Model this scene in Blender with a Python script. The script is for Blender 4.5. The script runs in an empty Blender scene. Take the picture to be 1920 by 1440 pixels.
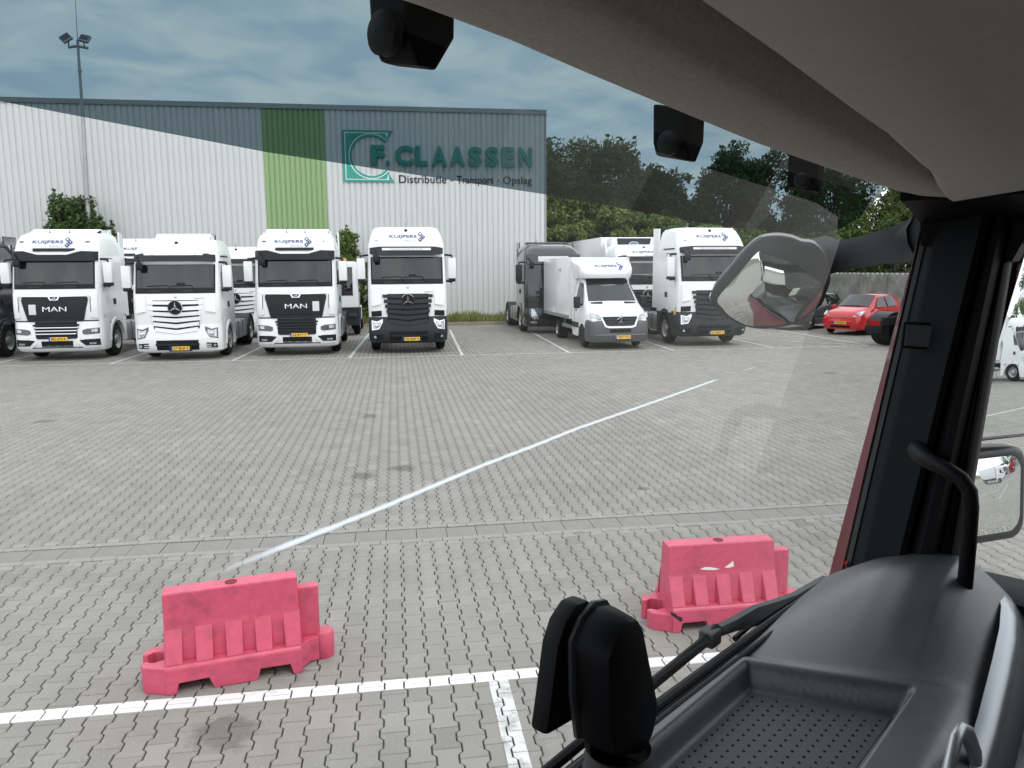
import bpy, bmesh, math, random
import numpy as np
from mathutils import Vector, Matrix
R = math.radians
random.seed(7); rng = np.random.default_rng(7)
scene = bpy.context.scene
COL = scene.collection

# ------------------------------------------------------------------ camera
EYE = 2.6
cam_d = bpy.data.cameras.new('camera'); cam = bpy.data.objects.new('camera', cam_d)
COL.objects.link(cam)
cam_d.sensor_width = 36.0; cam_d.lens = 36.0 * 1442 / 1920
cam_d.clip_start = 0.02; cam_d.clip_end = 3000
_y, _p, _r = R(8.6), R(8.44), R(0.41)
_f = Vector((math.sin(_y) * math.cos(_p), math.cos(_y) * math.cos(_p), -math.sin(_p)))
_r0 = Vector((math.cos(_y), -math.sin(_y), 0)); _u0 = _r0.cross(_f)
_rt = _r0 * math.cos(_r) - _u0 * math.sin(_r); _up = _u0 * math.cos(_r) + _r0 * math.sin(_r)
cam.matrix_world = Matrix(((_rt.x, _up.x, -_f.x, 0), (_rt.y, _up.y, -_f.y, 0), (_rt.z, _up.z, -_f.z, EYE), (0, 0, 0, 1)))
scene.camera = cam

# ------------------------------------------------------------------ world, sun, exposure
SUN_AZ, SUN_EL = 148.0, 52.0           # degrees clockwise from +Y, above the horizon
world = bpy.data.worlds.new('World'); scene.world = world; world.use_nodes = True
wn, wl = world.node_tree.nodes, world.node_tree.links
wn.clear()
w_out = wn.new('ShaderNodeOutputWorld'); w_bg = wn.new('ShaderNodeBackground')
w_sky = wn.new('ShaderNodeTexSky'); w_sky.sky_type = 'NISHITA'; w_sky.sun_disc = False
w_sky.sun_elevation = R(SUN_EL); w_sky.sun_rotation = R(SUN_AZ)
w_sky.air_density = 1.0; w_sky.dust_density = 2.0; w_sky.ozone_density = 1.0
w_tc = wn.new('ShaderNodeTexCoord')
w_sep = wn.new('ShaderNodeSeparateXYZ'); wl.new(w_tc.outputs['Generated'], w_sep.inputs[0])
w_zc = wn.new('ShaderNodeMath'); w_zc.operation = 'MAXIMUM'; w_zc.inputs[1].default_value = 0.0
wl.new(w_sep.outputs['Z'], w_zc.inputs[0])
w_za = wn.new('ShaderNodeMath'); w_za.operation = 'ADD'; w_za.inputs[1].default_value = 0.12
wl.new(w_zc.outputs[0], w_za.inputs[0])
w_comb = wn.new('ShaderNodeCombineXYZ')
for _a, _b in (('X', 0), ('Y', 1)):
    _d = wn.new('ShaderNodeMath'); _d.operation = 'DIVIDE'
    wl.new(w_sep.outputs[_a], _d.inputs[0]); wl.new(w_za.outputs[0], _d.inputs[1]); wl.new(_d.outputs[0], w_comb.inputs[_b])
w_n = wn.new('ShaderNodeTexNoise'); w_n.inputs['Scale'].default_value = 0.55; w_n.inputs['Detail'].default_value = 7
w_n.inputs['Roughness'].default_value = 0.55; w_n.inputs['Distortion'].default_value = 0.4
wl.new(w_comb.outputs[0], w_n.inputs['Vector'])
w_rmp = wn.new('ShaderNodeValToRGB'); wl.new(w_n.outputs['Fac'], w_rmp.inputs[0])
w_rmp.color_ramp.elements[0].position = 0.20; w_rmp.color_ramp.elements[1].position = 0.44
w_n2 = wn.new('ShaderNodeTexNoise'); w_n2.inputs['Scale'].default_value = 3.2; w_n2.inputs['Detail'].default_value = 8; w_n2.inputs['Distortion'].default_value = 0.6
wl.new(w_comb.outputs[0], w_n2.inputs['Vector'])
w_cc = wn.new('ShaderNodeValToRGB'); wl.new(w_n2.outputs['Fac'], w_cc.inputs[0])
w_cc.color_ramp.elements[0].position = 0.36; w_cc.color_ramp.elements[0].color = (0.66, 0.76, 0.87, 1)
w_cc.color_ramp.elements[1].position = 0.62; w_cc.color_ramp.elements[1].color = (1.0, 1.0, 1.0, 1)
w_cs = wn.new('ShaderNodeVectorMath'); w_cs.operation = 'SCALE'; w_cs.inputs['Scale'].default_value = 12.6
wl.new(w_cc.outputs[0], w_cs.inputs[0])
w_mix = wn.new('ShaderNodeMix'); w_mix.data_type = 'RGBA'
wl.new(w_rmp.outputs[0], w_mix.inputs['Factor'])
wl.new(w_sky.outputs[0], w_mix.inputs['A']); wl.new(w_cs.outputs[0], w_mix.inputs['B'])
wl.new(w_mix.outputs['Result'], w_bg.inputs[0]); w_bg.inputs[1].default_value = 0.15
wl.new(w_bg.outputs[0], w_out.inputs[0])

sun_d = bpy.data.lights.new('sun', 'SUN'); sun = bpy.data.objects.new('sun', sun_d); COL.objects.link(sun)
sun_d.energy = 1.0; sun_d.angle = R(14); sun_d.color = (1.0, 0.96, 0.9)
_sd = Vector((math.sin(R(SUN_AZ)) * math.cos(R(SUN_EL)), math.cos(R(SUN_AZ)) * math.cos(R(SUN_EL)), math.sin(R(SUN_EL))))
sun.rotation_euler = _sd.to_track_quat('Z', 'Y').to_euler(); sun.location = _sd * 60

vs = scene.view_settings
vs.view_transform = 'Standard'; vs.look = 'None'; vs.gamma = 1.0; vs.use_curve_mapping = False
vs.exposure = 0.06
scene.render.engine = 'CYCLES'
scene.cycles.use_denoising = True
scene.cycles.max_bounces = 10; scene.cycles.transparent_max_bounces = 24
scene.cycles.caustics_reflective = False; scene.cycles.caustics_refractive = False

# ------------------------------------------------------------------ materials
MATS = {}
def mat(name, col, rough=0.5, metal=0.0, coat=0.0, spec=0.5, nscale=0.0, namt=0.0, bump=0.0, bscale=60.0, dirt=None, space='Object', rvar=0.0):
    if name in MATS: return MATS[name]
    m = bpy.data.materials.new(name); m.use_nodes = True; MATS[name] = m
    n, l = m.node_tree.nodes, m.node_tree.links
    b = n['Principled BSDF']
    b.inputs['Base Color'].default_value = (*col, 1); b.inputs['Roughness'].default_value = rough
    b.inputs['Metallic'].default_value = metal; b.inputs['Coat Weight'].default_value = coat
    b.inputs['Coat Roughness'].default_value = 0.06
    b.inputs['Specular IOR Level'].default_value = spec
    tc = None
    if nscale or bump or dirt or rvar:
        tc = n.new('ShaderNodeTexCoord')
    src = None
    if nscale:
        nz = n.new('ShaderNodeTexNoise'); nz.inputs['Scale'].default_value = nscale; nz.inputs['Detail'].default_value = 6
        nz.inputs['Roughness'].default_value = 0.65
        l.new(tc.outputs[space], nz.inputs['Vector'])
        mr = n.new('ShaderNodeMapRange'); mr.inputs[1].default_value = 0.3; mr.inputs[2].default_value = 0.7
        mr.inputs[3].default_value = 1 - namt; mr.inputs[4].default_value = 1 + namt
        l.new(nz.outputs['Fac'], mr.inputs[0])
        vm = n.new('ShaderNodeVectorMath'); vm.operation = 'SCALE'; vm.inputs[0].default_value = col
        l.new(mr.outputs[0], vm.inputs['Scale']); l.new(vm.outputs[0], b.inputs['Base Color']); src = vm.outputs[0]
        if rvar:
            mr2 = n.new('ShaderNodeMapRange'); mr2.inputs[1].default_value = 0.3; mr2.inputs[2].default_value = 0.7
            mr2.inputs[3].default_value = rough - rvar; mr2.inputs[4].default_value = rough + rvar
            l.new(nz.outputs['Fac'], mr2.inputs[0]); l.new(mr2.outputs[0], b.inputs['Roughness'])
    if dirt:                                     # dirt = (colour, scale, low, high)
        dz = n.new('ShaderNodeTexNoise'); dz.inputs['Scale'].default_value = dirt[1]; dz.inputs['Detail'].default_value = 8
        dz.inputs['Roughness'].default_value = 0.7
        l.new(tc.outputs[space], dz.inputs['Vector'])
        dr = n.new('ShaderNodeMapRange'); dr.inputs[1].default_value = dirt[2]; dr.inputs[2].default_value = dirt[3]
        l.new(dz.outputs['Fac'], dr.inputs[0])
        mx = n.new('ShaderNodeMix'); mx.data_type = 'RGBA'; l.new(dr.outputs[0], mx.inputs['Factor'])
        if src: l.new(src, mx.inputs['A'])
        else: mx.inputs['A'].default_value = (*col, 1)
        mx.inputs['B'].default_value = (*dirt[0], 1); l.new(mx.outputs['Result'], b.inputs['Base Color'])
    if bump:
        bz = n.new('ShaderNodeTexNoise'); bz.inputs['Scale'].default_value = bscale; bz.inputs['Detail'].default_value = 5
        l.new(tc.outputs[space], bz.inputs['Vector'])
        bp = n.new('ShaderNodeBump'); bp.inputs['Strength'].default_value = bump; bp.inputs['Distance'].default_value = 0.01
        l.new(bz.outputs['Fac'], bp.inputs['Height']); l.new(bp.outputs[0], b.inputs['Normal'])
    return m
def thin_glass(name, tint, ior=1.5, refl=1.0, rough=0.0):
    m = bpy.data.materials.new(name); m.use_nodes = True; MATS[name] = m
    n, l = m.node_tree.nodes, m.node_tree.links; n.clear()
    o = n.new('ShaderNodeOutputMaterial'); t = n.new('ShaderNodeBsdfTransparent'); g = n.new('ShaderNodeBsdfGlossy')
    t.inputs[0].default_value = (*tint, 1); g.inputs['Roughness'].default_value = rough; g.inputs['Color'].default_value = (refl, refl, refl, 1)
    lw = n.new('ShaderNodeLayerWeight'); lw.inputs['Blend'].default_value = 0.5; f0 = ((ior - 1) / (ior + 1)) ** 2 * 0.85
    pw = n.new('ShaderNodeMath'); pw.operation = 'POWER'; l.new(lw.outputs['Facing'], pw.inputs[0]); pw.inputs[1].default_value = 5.0
    fr = n.new('ShaderNodeMath'); fr.operation = 'MULTIPLY_ADD'; l.new(pw.outputs[0], fr.inputs[0]); fr.inputs[1].default_value = 1 - f0; fr.inputs[2].default_value = f0
    mx = n.new('ShaderNodeMixShader'); l.new(fr.outputs[0], mx.inputs[0]); l.new(t.outputs[0], mx.inputs[1]); l.new(g.outputs[0], mx.inputs[2])
    l.new(mx.outputs[0], o.inputs[0]); return m

M_WHITE = mat('white_paint', (0.80, 0.81, 0.82), 0.28, coat=0.6, nscale=1.3, namt=0.03, dirt=((0.55, 0.53, 0.50), 2.5, 0.62, 0.9))
M_WHITEP = mat('white_plastic', (0.72, 0.73, 0.73), 0.45, nscale=4, namt=0.04)
M_DKGREY = mat('dark_grey_plastic', (0.024, 0.028, 0.034), 0.5, spec=0.35, nscale=3, namt=0.15, dirt=((0.08, 0.078, 0.075), 3, 0.6, 0.9))
M_BLACKP = mat('black_plastic', (0.009, 0.010, 0.012), 0.42, spec=0.35, nscale=6, namt=0.2, dirt=((0.04, 0.038, 0.036), 4, 0.6, 0.9))
M_BLACKPAINT = mat('black_paint', (0.012, 0.013, 0.016), 0.2, coat=0.9, dirt=((0.06, 0.06, 0.06), 3, 0.6, 0.9))
M_GRILLE = mat('grille_black', (0.006, 0.006, 0.007), 0.5, spec=0.3)
M_GLASSD = mat('dark_glass', (0.010, 0.012, 0.014), 0.02, spec=0.8)
M_LAMP = mat('lamp_glass', (0.45, 0.47, 0.50), 0.1, metal=0.6, coat=1.0, nscale=18, namt=0.55)
M_LAMPD = mat('lamp_dark', (0.05, 0.05, 0.055), 0.15, coat=1.0, nscale=20, namt=0.5)
M_CHROME = mat('chrome', (0.72, 0.73, 0.75), 0.15, metal=1.0)
M_STEEL = mat('steel', (0.40, 0.41, 0.42), 0.38, metal=0.9, nscale=8, namt=0.15)
M_ALU = mat('aluminium_tank', (0.42, 0.43, 0.45), 0.42, metal=0.85, nscale=5, namt=0.15)
M_TYRE = mat('tyre_rubber', (0.012, 0.012, 0.013), 0.85, spec=0.25, nscale=10, namt=0.25, dirt=((0.05, 0.047, 0.043), 5, 0.55, 0.85))
M_RIM = mat('rim_steel', (0.38, 0.38, 0.38), 0.45, metal=0.6, nscale=12, namt=0.2)
M_RIMD = mat('rim_dark', (0.03, 0.03, 0.032), 0.5)
M_YELLOW = mat('plate_yellow', (0.82, 0.50, 0.06), 0.5)
M_BLUE = mat('plate_blue', (0.02, 0.08, 0.42), 0.5)
M_NAVY = mat('lettering_navy', (0.012, 0.035, 0.17), 0.5)
M_GREYLET = mat('lettering_grey', (0.30, 0.36, 0.46), 0.5)
M_BLACKLET = mat('lettering_black', (0.012, 0.012, 0.014), 0.5)
M_PAPER = mat('paper', (0.62, 0.64, 0.66), 0.7)
M_CURTAIN = mat('cab_trim', (0.10, 0.10, 0.105), 0.9)
M_REDCAR = mat('red_car_paint', (0.52, 0.012, 0.016), 0.25, coat=0.8, nscale=2, namt=0.06)
M_REDTRUCK = mat('red_truck_paint', (0.17, 0.012, 0.016), 0.3, coat=0.6, nscale=3, namt=0.06)
M_LAMPRED = mat('lamp_red', (0.35, 0.01, 0.01), 0.2, coat=1)

# ------------------------------------------------------------------ mesh helpers
def link(name, me, parent=None, material=None):
    o = bpy.data.objects.new(name, me); COL.objects.link(o)
    if parent is not None: o.parent = parent
    if material is not None and me is not None and not me.materials: me.materials.append(material)
    return o
def thing(name, label, cat, loc=(0, 0, 0), rz=0.0, group=None):
    o = bpy.data.objects.new(name, None); COL.objects.link(o); o.empty_display_size = 0.2
    o.location = loc; o.rotation_euler = (0, 0, rz); o['label'] = label; o['category'] = cat
    if group: o['group'] = group
    return o
def tag(o, label, cat, group=None):
    o['label'] = label; o['category'] = cat
    if group: o['group'] = group
    return o
def copy_tree(o, parent=None):
    c = o.copy(); COL.objects.link(c); c.parent = parent
    for ch in list(o.children): copy_tree(ch, c)
    return c
class MB:
    def __init__(s): s.v = []; s.f = []
    def add(s, vs, fs):
        b = len(s.v); s.v.extend([tuple(v) for v in vs]); s.f.extend([tuple(i + b for i in f) for f in fs]); return s
    def box(s, x0, x1, y0, y1, z0, z1, m=None, ch=0.0):
        bm = bmesh.new(); bmesh.ops.create_cube(bm, size=1)
        for v in bm.verts:
            v.co = Vector(((x0 + x1) / 2 + v.co.x * (x1 - x0), (y0 + y1) / 2 + v.co.y * (y1 - y0), (z0 + z1) / 2 + v.co.z * (z1 - z0)))
        if ch: bmesh.ops.bevel(bm, geom=bm.edges[:], offset=ch, segments=2, profile=0.6, affect='EDGES')
        if m is not None: bm.transform(m)
        bm.verts.index_update()
        s.add([v.co[:] for v in bm.verts], [[v.index for v in f.verts] for f in bm.faces]); bm.free(); return s
    def tube(s, pts, r, n=8, cap=True, sq=1.0):
        P = [Vector(p) for p in pts]; k = len(P); rr = r if isinstance(r, (list, tuple)) else [r] * k
        rings = []; ref = None
        for i in range(k):
            t = (P[min(i + 1, k - 1)] - P[max(i - 1, 0)]).normalized()
            if ref is None: ref = Vector((0, 0, 1)) if abs(t.z) < 0.9 else Vector((1, 0, 0))
            a = t.cross(ref).normalized(); b = a.cross(t).normalized(); ref = b
            rings.append([P[i] + (a * math.cos(2 * math.pi * j / n) + b * sq * math.sin(2 * math.pi * j / n)) * rr[i] for j in range(n)])
        vs = [v[:] for rg in rings for v in rg]; fs = []
        for i in range(k - 1):
            for j in range(n):
                fs.append((i * n + j, i * n + (j + 1) % n, (i + 1) * n + (j + 1) % n, (i + 1) * n + j))
        if cap: fs.append(tuple(range(n - 1, -1, -1))); fs.append(tuple((k - 1) * n + j for j in range(n)))
        return s.add(vs, fs)
    def lathe(s, prof, c, axis='x', n=24, flip=1):
        vs = []; fs = []
        for (rad, h) in prof:
            for j in range(n):
                a = 2 * math.pi * j / n; u, w = rad * math.cos(a), rad * math.sin(a)
                if axis == 'x': vs.append((c[0] + h * flip, c[1] + u, c[2] + w))
                elif axis == 'y': vs.append((c[0] + u, c[1] + h * flip, c[2] + w))
                else: vs.append((c[0] + u, c[1] + w, c[2] + h * flip))
        for i in range(len(prof) - 1):
            for j in range(n): fs.append((i * n + j, i * n + (j + 1) % n, (i + 1) * n + (j + 1) % n, (i + 1) * n + j))
        return s.add(vs, fs)
    def prism(s, poly, fn0, fn1):           # poly of (a,b); fn maps (a,b) to 3D for each end
        k = len(poly); vs = [fn0(a, b) for a, b in poly] + [fn1(a, b) for a, b in poly]
        fs = [tuple(range(k)), tuple(range(2 * k - 1, k - 1, -1))] + [(i, (i + 1) % k, k + (i + 1) % k, k + i) for i in range(k)]
        return s.add(vs, fs)
    def grid(s, pts, close=False):          # pts[i][j] 3D
        a, b = len(pts), len(pts[0]); vs = [p for row in pts for p in row]; fs = []
        for i in range(a - 1):
            for j in range(b - 1): fs.append((i * b + j, i * b + j + 1, (i + 1) * b + j + 1, (i + 1) * b + j))
        return s.add(vs, fs)
    def build(s, name, m, parent=None, smooth=35, bevel=0):
        me = bpy.data.meshes.new(name); me.from_pydata(s.v, [], s.f); me.update()
        bm = bmesh.new(); bm.from_mesh(me)
        bmesh.ops.remove_doubles(bm, verts=bm.verts, dist=1e-5)
        bmesh.ops.recalc_face_normals(bm, faces=bm.faces)
        if bevel: bmesh.ops.bevel(bm, geom=[e for e in bm.edges if len(e.link_faces) == 2 and e.calc_face_angle(0) > 0.6], offset=bevel, segments=2, profile=0.6, affect='EDGES', clamp_overlap=True)
        bm.to_mesh(me); bm.free()
        if smooth:
            me.polygons.foreach_set('use_smooth', [True] * len(me.polygons)); me.set_sharp_from_angle(angle=R(smooth))
        me.materials.append(m)
        return link(name, me, parent)
_txt = {}
def text_geo(s, bold=0.0):
    if (s, bold) in _txt: return _txt[(s, bold)]
    cu = bpy.data.curves.new('t', 'FONT'); cu.body = s; cu.size = 1.0; cu.offset = bold; cu.resolution_u = 3
    o = bpy.data.objects.new('t', cu); COL.objects.link(o)
    dg = bpy.context.evaluated_depsgraph_get(); me = bpy.data.meshes.new_from_object(o.evaluated_get(dg))
    v = np.array([q.co[:2] for q in me.vertices]); f = [tuple(p.vertices) for p in me.polygons]
    bpy.data.objects.remove(o); bpy.data.curves.remove(cu); bpy.data.meshes.remove(me)
    lo, hi = v.min(0), v.max(0); v = (v - lo) / (hi - lo)
    _txt[(s, bold)] = (v, f, (hi[0] - lo[0]) / (hi[1] - lo[1])); return _txt[(s, bold)]
def lettering(name, s, x0, x1, z0, z1, fn, m, parent, bold=0.0, depth=0.0):
    """flat or raised lettering; fn(a,b,d) maps across, up, outward to 3D"""
    v, f, _ = text_geo(s, bold); mb = MB()
    P = [(x0 + a * (x1 - x0), z0 + b * (z1 - z0)) for a, b in v]
    mb.add([fn(a, b, depth) for a, b in P], f)
    if depth:
        base = len(P); edges = {}
        for fc in f:
            for i in range(len(fc)):
                e = (fc[i], fc[(i + 1) % len(fc)]); k = tuple(sorted(e)); edges[k] = None if k in edges else e
        mb.v.extend([fn(a, b, 0.0) for a, b in P])
        for e in edges.values():
            if e: mb.f.append((e[0], e[1], e[1] + base, e[0] + base))
    return mb.build(name, m, parent, smooth=0)
# ------------------------------------------------------------------ ground and paving
CW, RL = 0.143, 0.200                       # column pitch, stone length
def paving_material(name, mode):
    """mode 'sheet': joints drawn from position; 'stone': colour tone from attribute or object colour"""
    m = bpy.data.materials.new(name); m.use_nodes = True
    n, l = m.node_tree.nodes, m.node_tree.links; b = n['Principled BSDF']
    b.inputs['Roughness'].default_value = 0.85; b.inputs['Specular IOR Level'].default_value = 0.3
    geo = n.new('ShaderNodeNewGeometry')
    def math_(op, a, c=None):
        q = n.new('ShaderNodeMath'); q.operation = op
        for i, x in enumerate((a, c)):
            if x is None: continue
            if isinstance(x, (int, float)): q.inputs[i].default_value = x
            else: l.new(x, q.inputs[i])
        return q.outputs[0]
    def noise(scale, detail=4, rough=0.6):
        q = n.new('ShaderNodeTexNoise'); q.inputs['Scale'].default_value = scale; q.inputs['Detail'].default_value = detail
        q.inputs['Roughness'].default_value = rough; l.new(geo.outputs['Position'], q.inputs['Vector']); return q.outputs['Fac']
    def ramp(x, a, c, lo, hi):
        q = n.new('ShaderNodeMapRange'); l.new(x, q.inputs[0])
        for i, val in enumerate((a, c, lo, hi)): q.inputs[i + 1].default_value = val
        return q.outputs[0]
    big = ramp(noise(0.22, 5), 0.3, 0.7, 0.93, 1.07)
    mid = ramp(noise(2.2, 4), 0.3, 0.7, 0.93, 1.07)
    fine = ramp(noise(160, 3), 0.3, 0.7, 0.82, 1.18)
    speck = ramp(noise(75, 2), 0.665, 0.72, 0.0, 1.0)
    stain = ramp(noise(0.9, 7, 0.7), 0.66, 0.80, 1.0, 0.72)
    if mode == 'sheet':
        sx = n.new('ShaderNodeSeparateXYZ'); l.new(geo.outputs['Position'], sx.inputs[0])
        u = math_('DIVIDE', sx.outputs['X'], CW); col = math_('FLOOR', u)
        half = math_('MULTIPLY', math_('ABSOLUTE', math_('MODULO', col, 2.0)), 0.5)
        v = math_('ADD', math_('DIVIDE', sx.outputs['Y'], RL), half)
        row = math_('FLOOR', v)
        wn_ = n.new('ShaderNodeTexWhiteNoise'); wn_.noise_dimensions = '2D'
        cb = n.new('ShaderNodeCombineXYZ'); l.new(col, cb.inputs[0]); l.new(row, cb.inputs[1]); l.new(cb.outputs[0], wn_.inputs['Vector'])
        tone = ramp(wn_.outputs['Value'], 0, 1, 0.86, 1.14)
        fu = math_('ABSOLUTE', math_('SUBTRACT', math_('FRACT', u), 0.5)); fv = math_('ABSOLUTE', math_('SUBTRACT', math_('FRACT', v), 0.5))
        ju = ramp(fu, 0.42, 0.46, 0, 1); jv = ramp(fv, 0.475, 0.488, 0, 1)
        joint = math_('MAXIMUM', ju, jv)
    elif mode == 'stuff':
        at = n.new('ShaderNodeAttribute'); at.attribute_name = 'tone'; tone = at.outputs['Fac']
    else:
        oi = n.new('ShaderNodeObjectInfo'); sp = n.new('ShaderNodeSeparateColor'); l.new(oi.outputs['Color'], sp.inputs[0]); tone = sp.outputs[0]
    spots = None
    wob = noise(5.0, 5, 0.7)
    for (px_, py_, rad_) in ((-0.47, 9.75, 0.20), (0.05, 10.05, 0.22), (-1.03, 4.25, 0.22), (2.88, 8.6, 0.10), (-0.5, 13.9, 0.2), (-6.2, 14.5, 0.22), (10.7, 17.6, 0.2)):
        dn = n.new('ShaderNodeVectorMath'); dn.operation = 'DISTANCE'; l.new(geo.outputs['Position'], dn.inputs[0]); dn.inputs[1].default_value = (px_, py_, 0)
        q_ = ramp(math_('ADD', math_('DIVIDE', dn.outputs['Value'], rad_), math_('MULTIPLY', math_('SUBTRACT', wob, 0.5), 2.2)), 0.55, 1.0, 0.62, 1.0)
        spots = q_ if spots is None else math_('MINIMUM', spots, q_)
    stain = math_('MULTIPLY', stain, spots)
    val = math_('MULTIPLY', math_('MULTIPLY', math_('MULTIPLY', math_('MULTIPLY', big, mid), fine), tone), stain)
    sc = n.new('ShaderNodeVectorMath'); sc.operation = 'SCALE'; sc.inputs[0].default_value = (0.252, 0.238, 0.216); l.new(val, sc.inputs['Scale'])
    mx = n.new('ShaderNodeMix'); mx.data_type = 'RGBA'; l.new(math_('MULTIPLY', speck, 0.65), mx.inputs['Factor'])
    l.new(sc.outputs[0], mx.inputs['A']); mx.inputs['B'].default_value = (0.55, 0.53, 0.50, 1)
    out = mx.outputs['Result']
    if mode == 'sheet':
        m2 = n.new('ShaderNodeMix'); m2.data_type = 'RGBA'; l.new(math_('MULTIPLY', joint, 0.85), m2.inputs['Factor'])
        l.new(out, m2.inputs['A']); m2.inputs['B'].default_value = (0.055, 0.052, 0.046, 1); out = m2.outputs['Result']
    l.new(out, b.inputs['Base Color'])
    bp = n.new('ShaderNodeBump'); bp.inputs['Strength'].default_value = 0.35; bp.inputs['Distance'].default_value = 0.004
    l.new(noise(220, 3), bp.inputs['Height']); l.new(bp.outputs[0], b.inputs['Normal'])
    return m
M_SHEET = paving_material('paving_sheet', 'sheet'); M_PSTUFF = paving_material('paving_stones', 'stuff'); M_PSTONE = paving_material('paving_stone', 'single')
M_SOIL = mat('soil', (0.10, 0.095, 0.06), 0.95, nscale=1.5, namt=0.4, space='Object')
M_JOINT = mat('joint_sand', (0.050, 0.046, 0.040), 0.95, nscale=14, namt=0.35)

g = MB(); Z0 = -0.030
g.add([(-900, -900, Z0), (900, -900, Z0), (900, 900, Z0), (-900, 900, Z0)], [(0, 1, 2, 3)])
ground = g.build('ground', M_SOIL, smooth=0); ground['kind'] = 'structure'
g = MB(); g.add([(-60, -60, -0.016), (62, -60, -0.016), (62, 36.75, -0.016), (-60, 36.75, -0.016)], [(0, 1, 2, 3)])
pave = g.build('paving', M_SHEET, smooth=0); pave['kind'] = 'structure'
# joint bed under the built stones
def in_view(X, Y):                         # the part of the yard where single stones are built (a wedge round the view)
    return (2.6 < Y < 23.6) and (-0.58 * Y - 1.6 < X < 1.12 * Y + 1.0)
g = MB()
g.add([(-3.0, 2.62, -0.011), (3.8, 2.62, -0.011), (27.2, 23.55, -0.011), (-15.2, 23.55, -0.011)], [(0, 1, 2, 3)])
g.build('joint_bed', M_JOINT, pave, smooth=0)

AMP = 0.0112
def stone_outline(inset=0.0046, end=0.0016):
    w, n_ = CW / 2 + AMP - inset, CW / 2 - AMP - inset; h = RL / 2 - end
    t0, t1 = RL / 4 - AMP * 0.95, RL / 4 + AMP * 0.95
    right = [(w, -h), (w, -t1), (n_, -t0), (n_, t0), (w, t1), (w, h)]
    return right + [(-x, -y) for x, y in right]
OUT = np.array(stone_outline()); INN = OUT * np.array([0.945, 0.965])
K = len(OUT)
def stone_geo():
    v = np.vstack([np.c_[INN, np.zeros(K)], np.c_[OUT, np.full(K, -0.0045)], np.c_[OUT, np.full(K, -0.013)]])
    f = [tuple(range(K))]
    for i in range(K):
        j = (i + 1) % K
        f.append((K + i, K + j, j, i)); f.append((2 * K + i, 2 * K + j, K + j, K + i))
    return v, f
SV, SF = stone_geo()
me_stone = []
for k in range(4):
    me = bpy.data.meshes.new('paver'); t = rng.normal(0, 0.0035, 2)
    v = SV.copy(); v[:, 2] += v[:, 0] * t[0] + v[:, 1] * t[1]
    me.from_pydata(v.tolist(), [], SF); me.update(); me.materials.append(M_PSTONE); me_stone.append(me)
GUT0, GUT1 = 7.20, 7.70                    # the gutter band
cells = []; cutcells = []
for ci in range(int(-16 / CW), int(28 / CW)):
    X = (ci + 0.5) * CW; off = 0.5 * (abs(ci) % 2)
    for ri in range(int(2.4 / RL), int(23.7 / RL)):
        Y = (ri + 0.5 - off) * RL
        if in_view(X, Y) and not (GUT0 - 0.10 < Y < GUT1 + 0.10): cells.append((X, Y))
        elif in_view(X, Y) and (Y < GUT0 + 0.1 or Y > GUT1 - 0.1): cutcells.append((X, Y))
cells = np.array(cells)
# which show largest: close to the camera, in front of the windscreen
_rel = np.c_[cells, np.zeros(len(cells))] - np.array([0, 0, EYE])
_dep = _rel @ np.array(_f); _sx = 960 + 1442 * (_rel @ np.array(_rt)) / _dep; _sy = 720 - 1442 * (_rel @ np.array(_up)) / _dep
seen = (_sx > -20) & (_sx < 1330) & (_sy < 1455) & ~((_sx > 1010) & (_sy > 1260)) & ~((_sx > 290) & (_sx < 610) & (_sy > 1120) & (_sy < 1270))
order = np.argsort(np.where(seen, _dep, 1e6)); singles = order[:300]; rest = order[300:]
for i in singles:
    o = bpy.data.objects.new('paver', me_stone[random.randrange(4)]); COL.objects.link(o); o.parent = pave
    o.location = (cells[i, 0], cells[i, 1], random.gauss(0, 0.0007)); t = random.gauss(1.0, 0.045); o.color = (t, t, t, 1)
# the rest of the stones as one mesh
n_ = len(rest); V = np.repeat(SV[None], n_, 0)
tilt = rng.normal(0, 0.0035, (n_, 2)); V = V.copy()
V[:, :, 2] += SV[None, :, 0] * tilt[:, :1] + SV[None, :, 1] * tilt[:, 1:] + rng.normal(0, 0.0007, (n_, 1))
V[:, :, 0] += cells[rest, 0][:, None]; V[:, :, 1] += cells[rest, 1][:, None]
def fast_mesh(name, V, faces_one, count, per, material, tone=None):
    me = bpy.data.meshes.new(name); nv = count * per
    me.vertices.add(nv); me.vertices.foreach_set('co', np.ascontiguousarray(V, dtype=np.float32).ravel())
    lv = np.concatenate([np.array(f) for f in faces_one]); ls = np.array([len(f) for f in faces_one])
    L = (lv[None] + np.arange(count)[:, None] * per).ravel(); S = np.tile(ls, count)
    me.loops.add(len(L)); me.loops.foreach_set('vertex_index', L.astype(np.int32))
    me.polygons.add(len(S)); st = np.concatenate([[0], np.cumsum(S)[:-1]])
    me.polygons.foreach_set('loop_start', st.astype(np.int32))
    me.update(calc_edges=True); me.validate()
    if tone is not None:
        at = me.attributes.new('tone', 'FLOAT', 'POINT'); at.data.foreach_set('value', np.repeat(tone, per).astype(np.float32))
    me.materials.append(material); return me
me = fast_mesh('paver_field', V, SF, n_, 3 * K, M_PSTUFF, np.clip(rng.normal(1.0, 0.045, n_), 0.85, 1.15))
o = link('paver_field', me, pave); o['kind'] = 'stuff'

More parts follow.
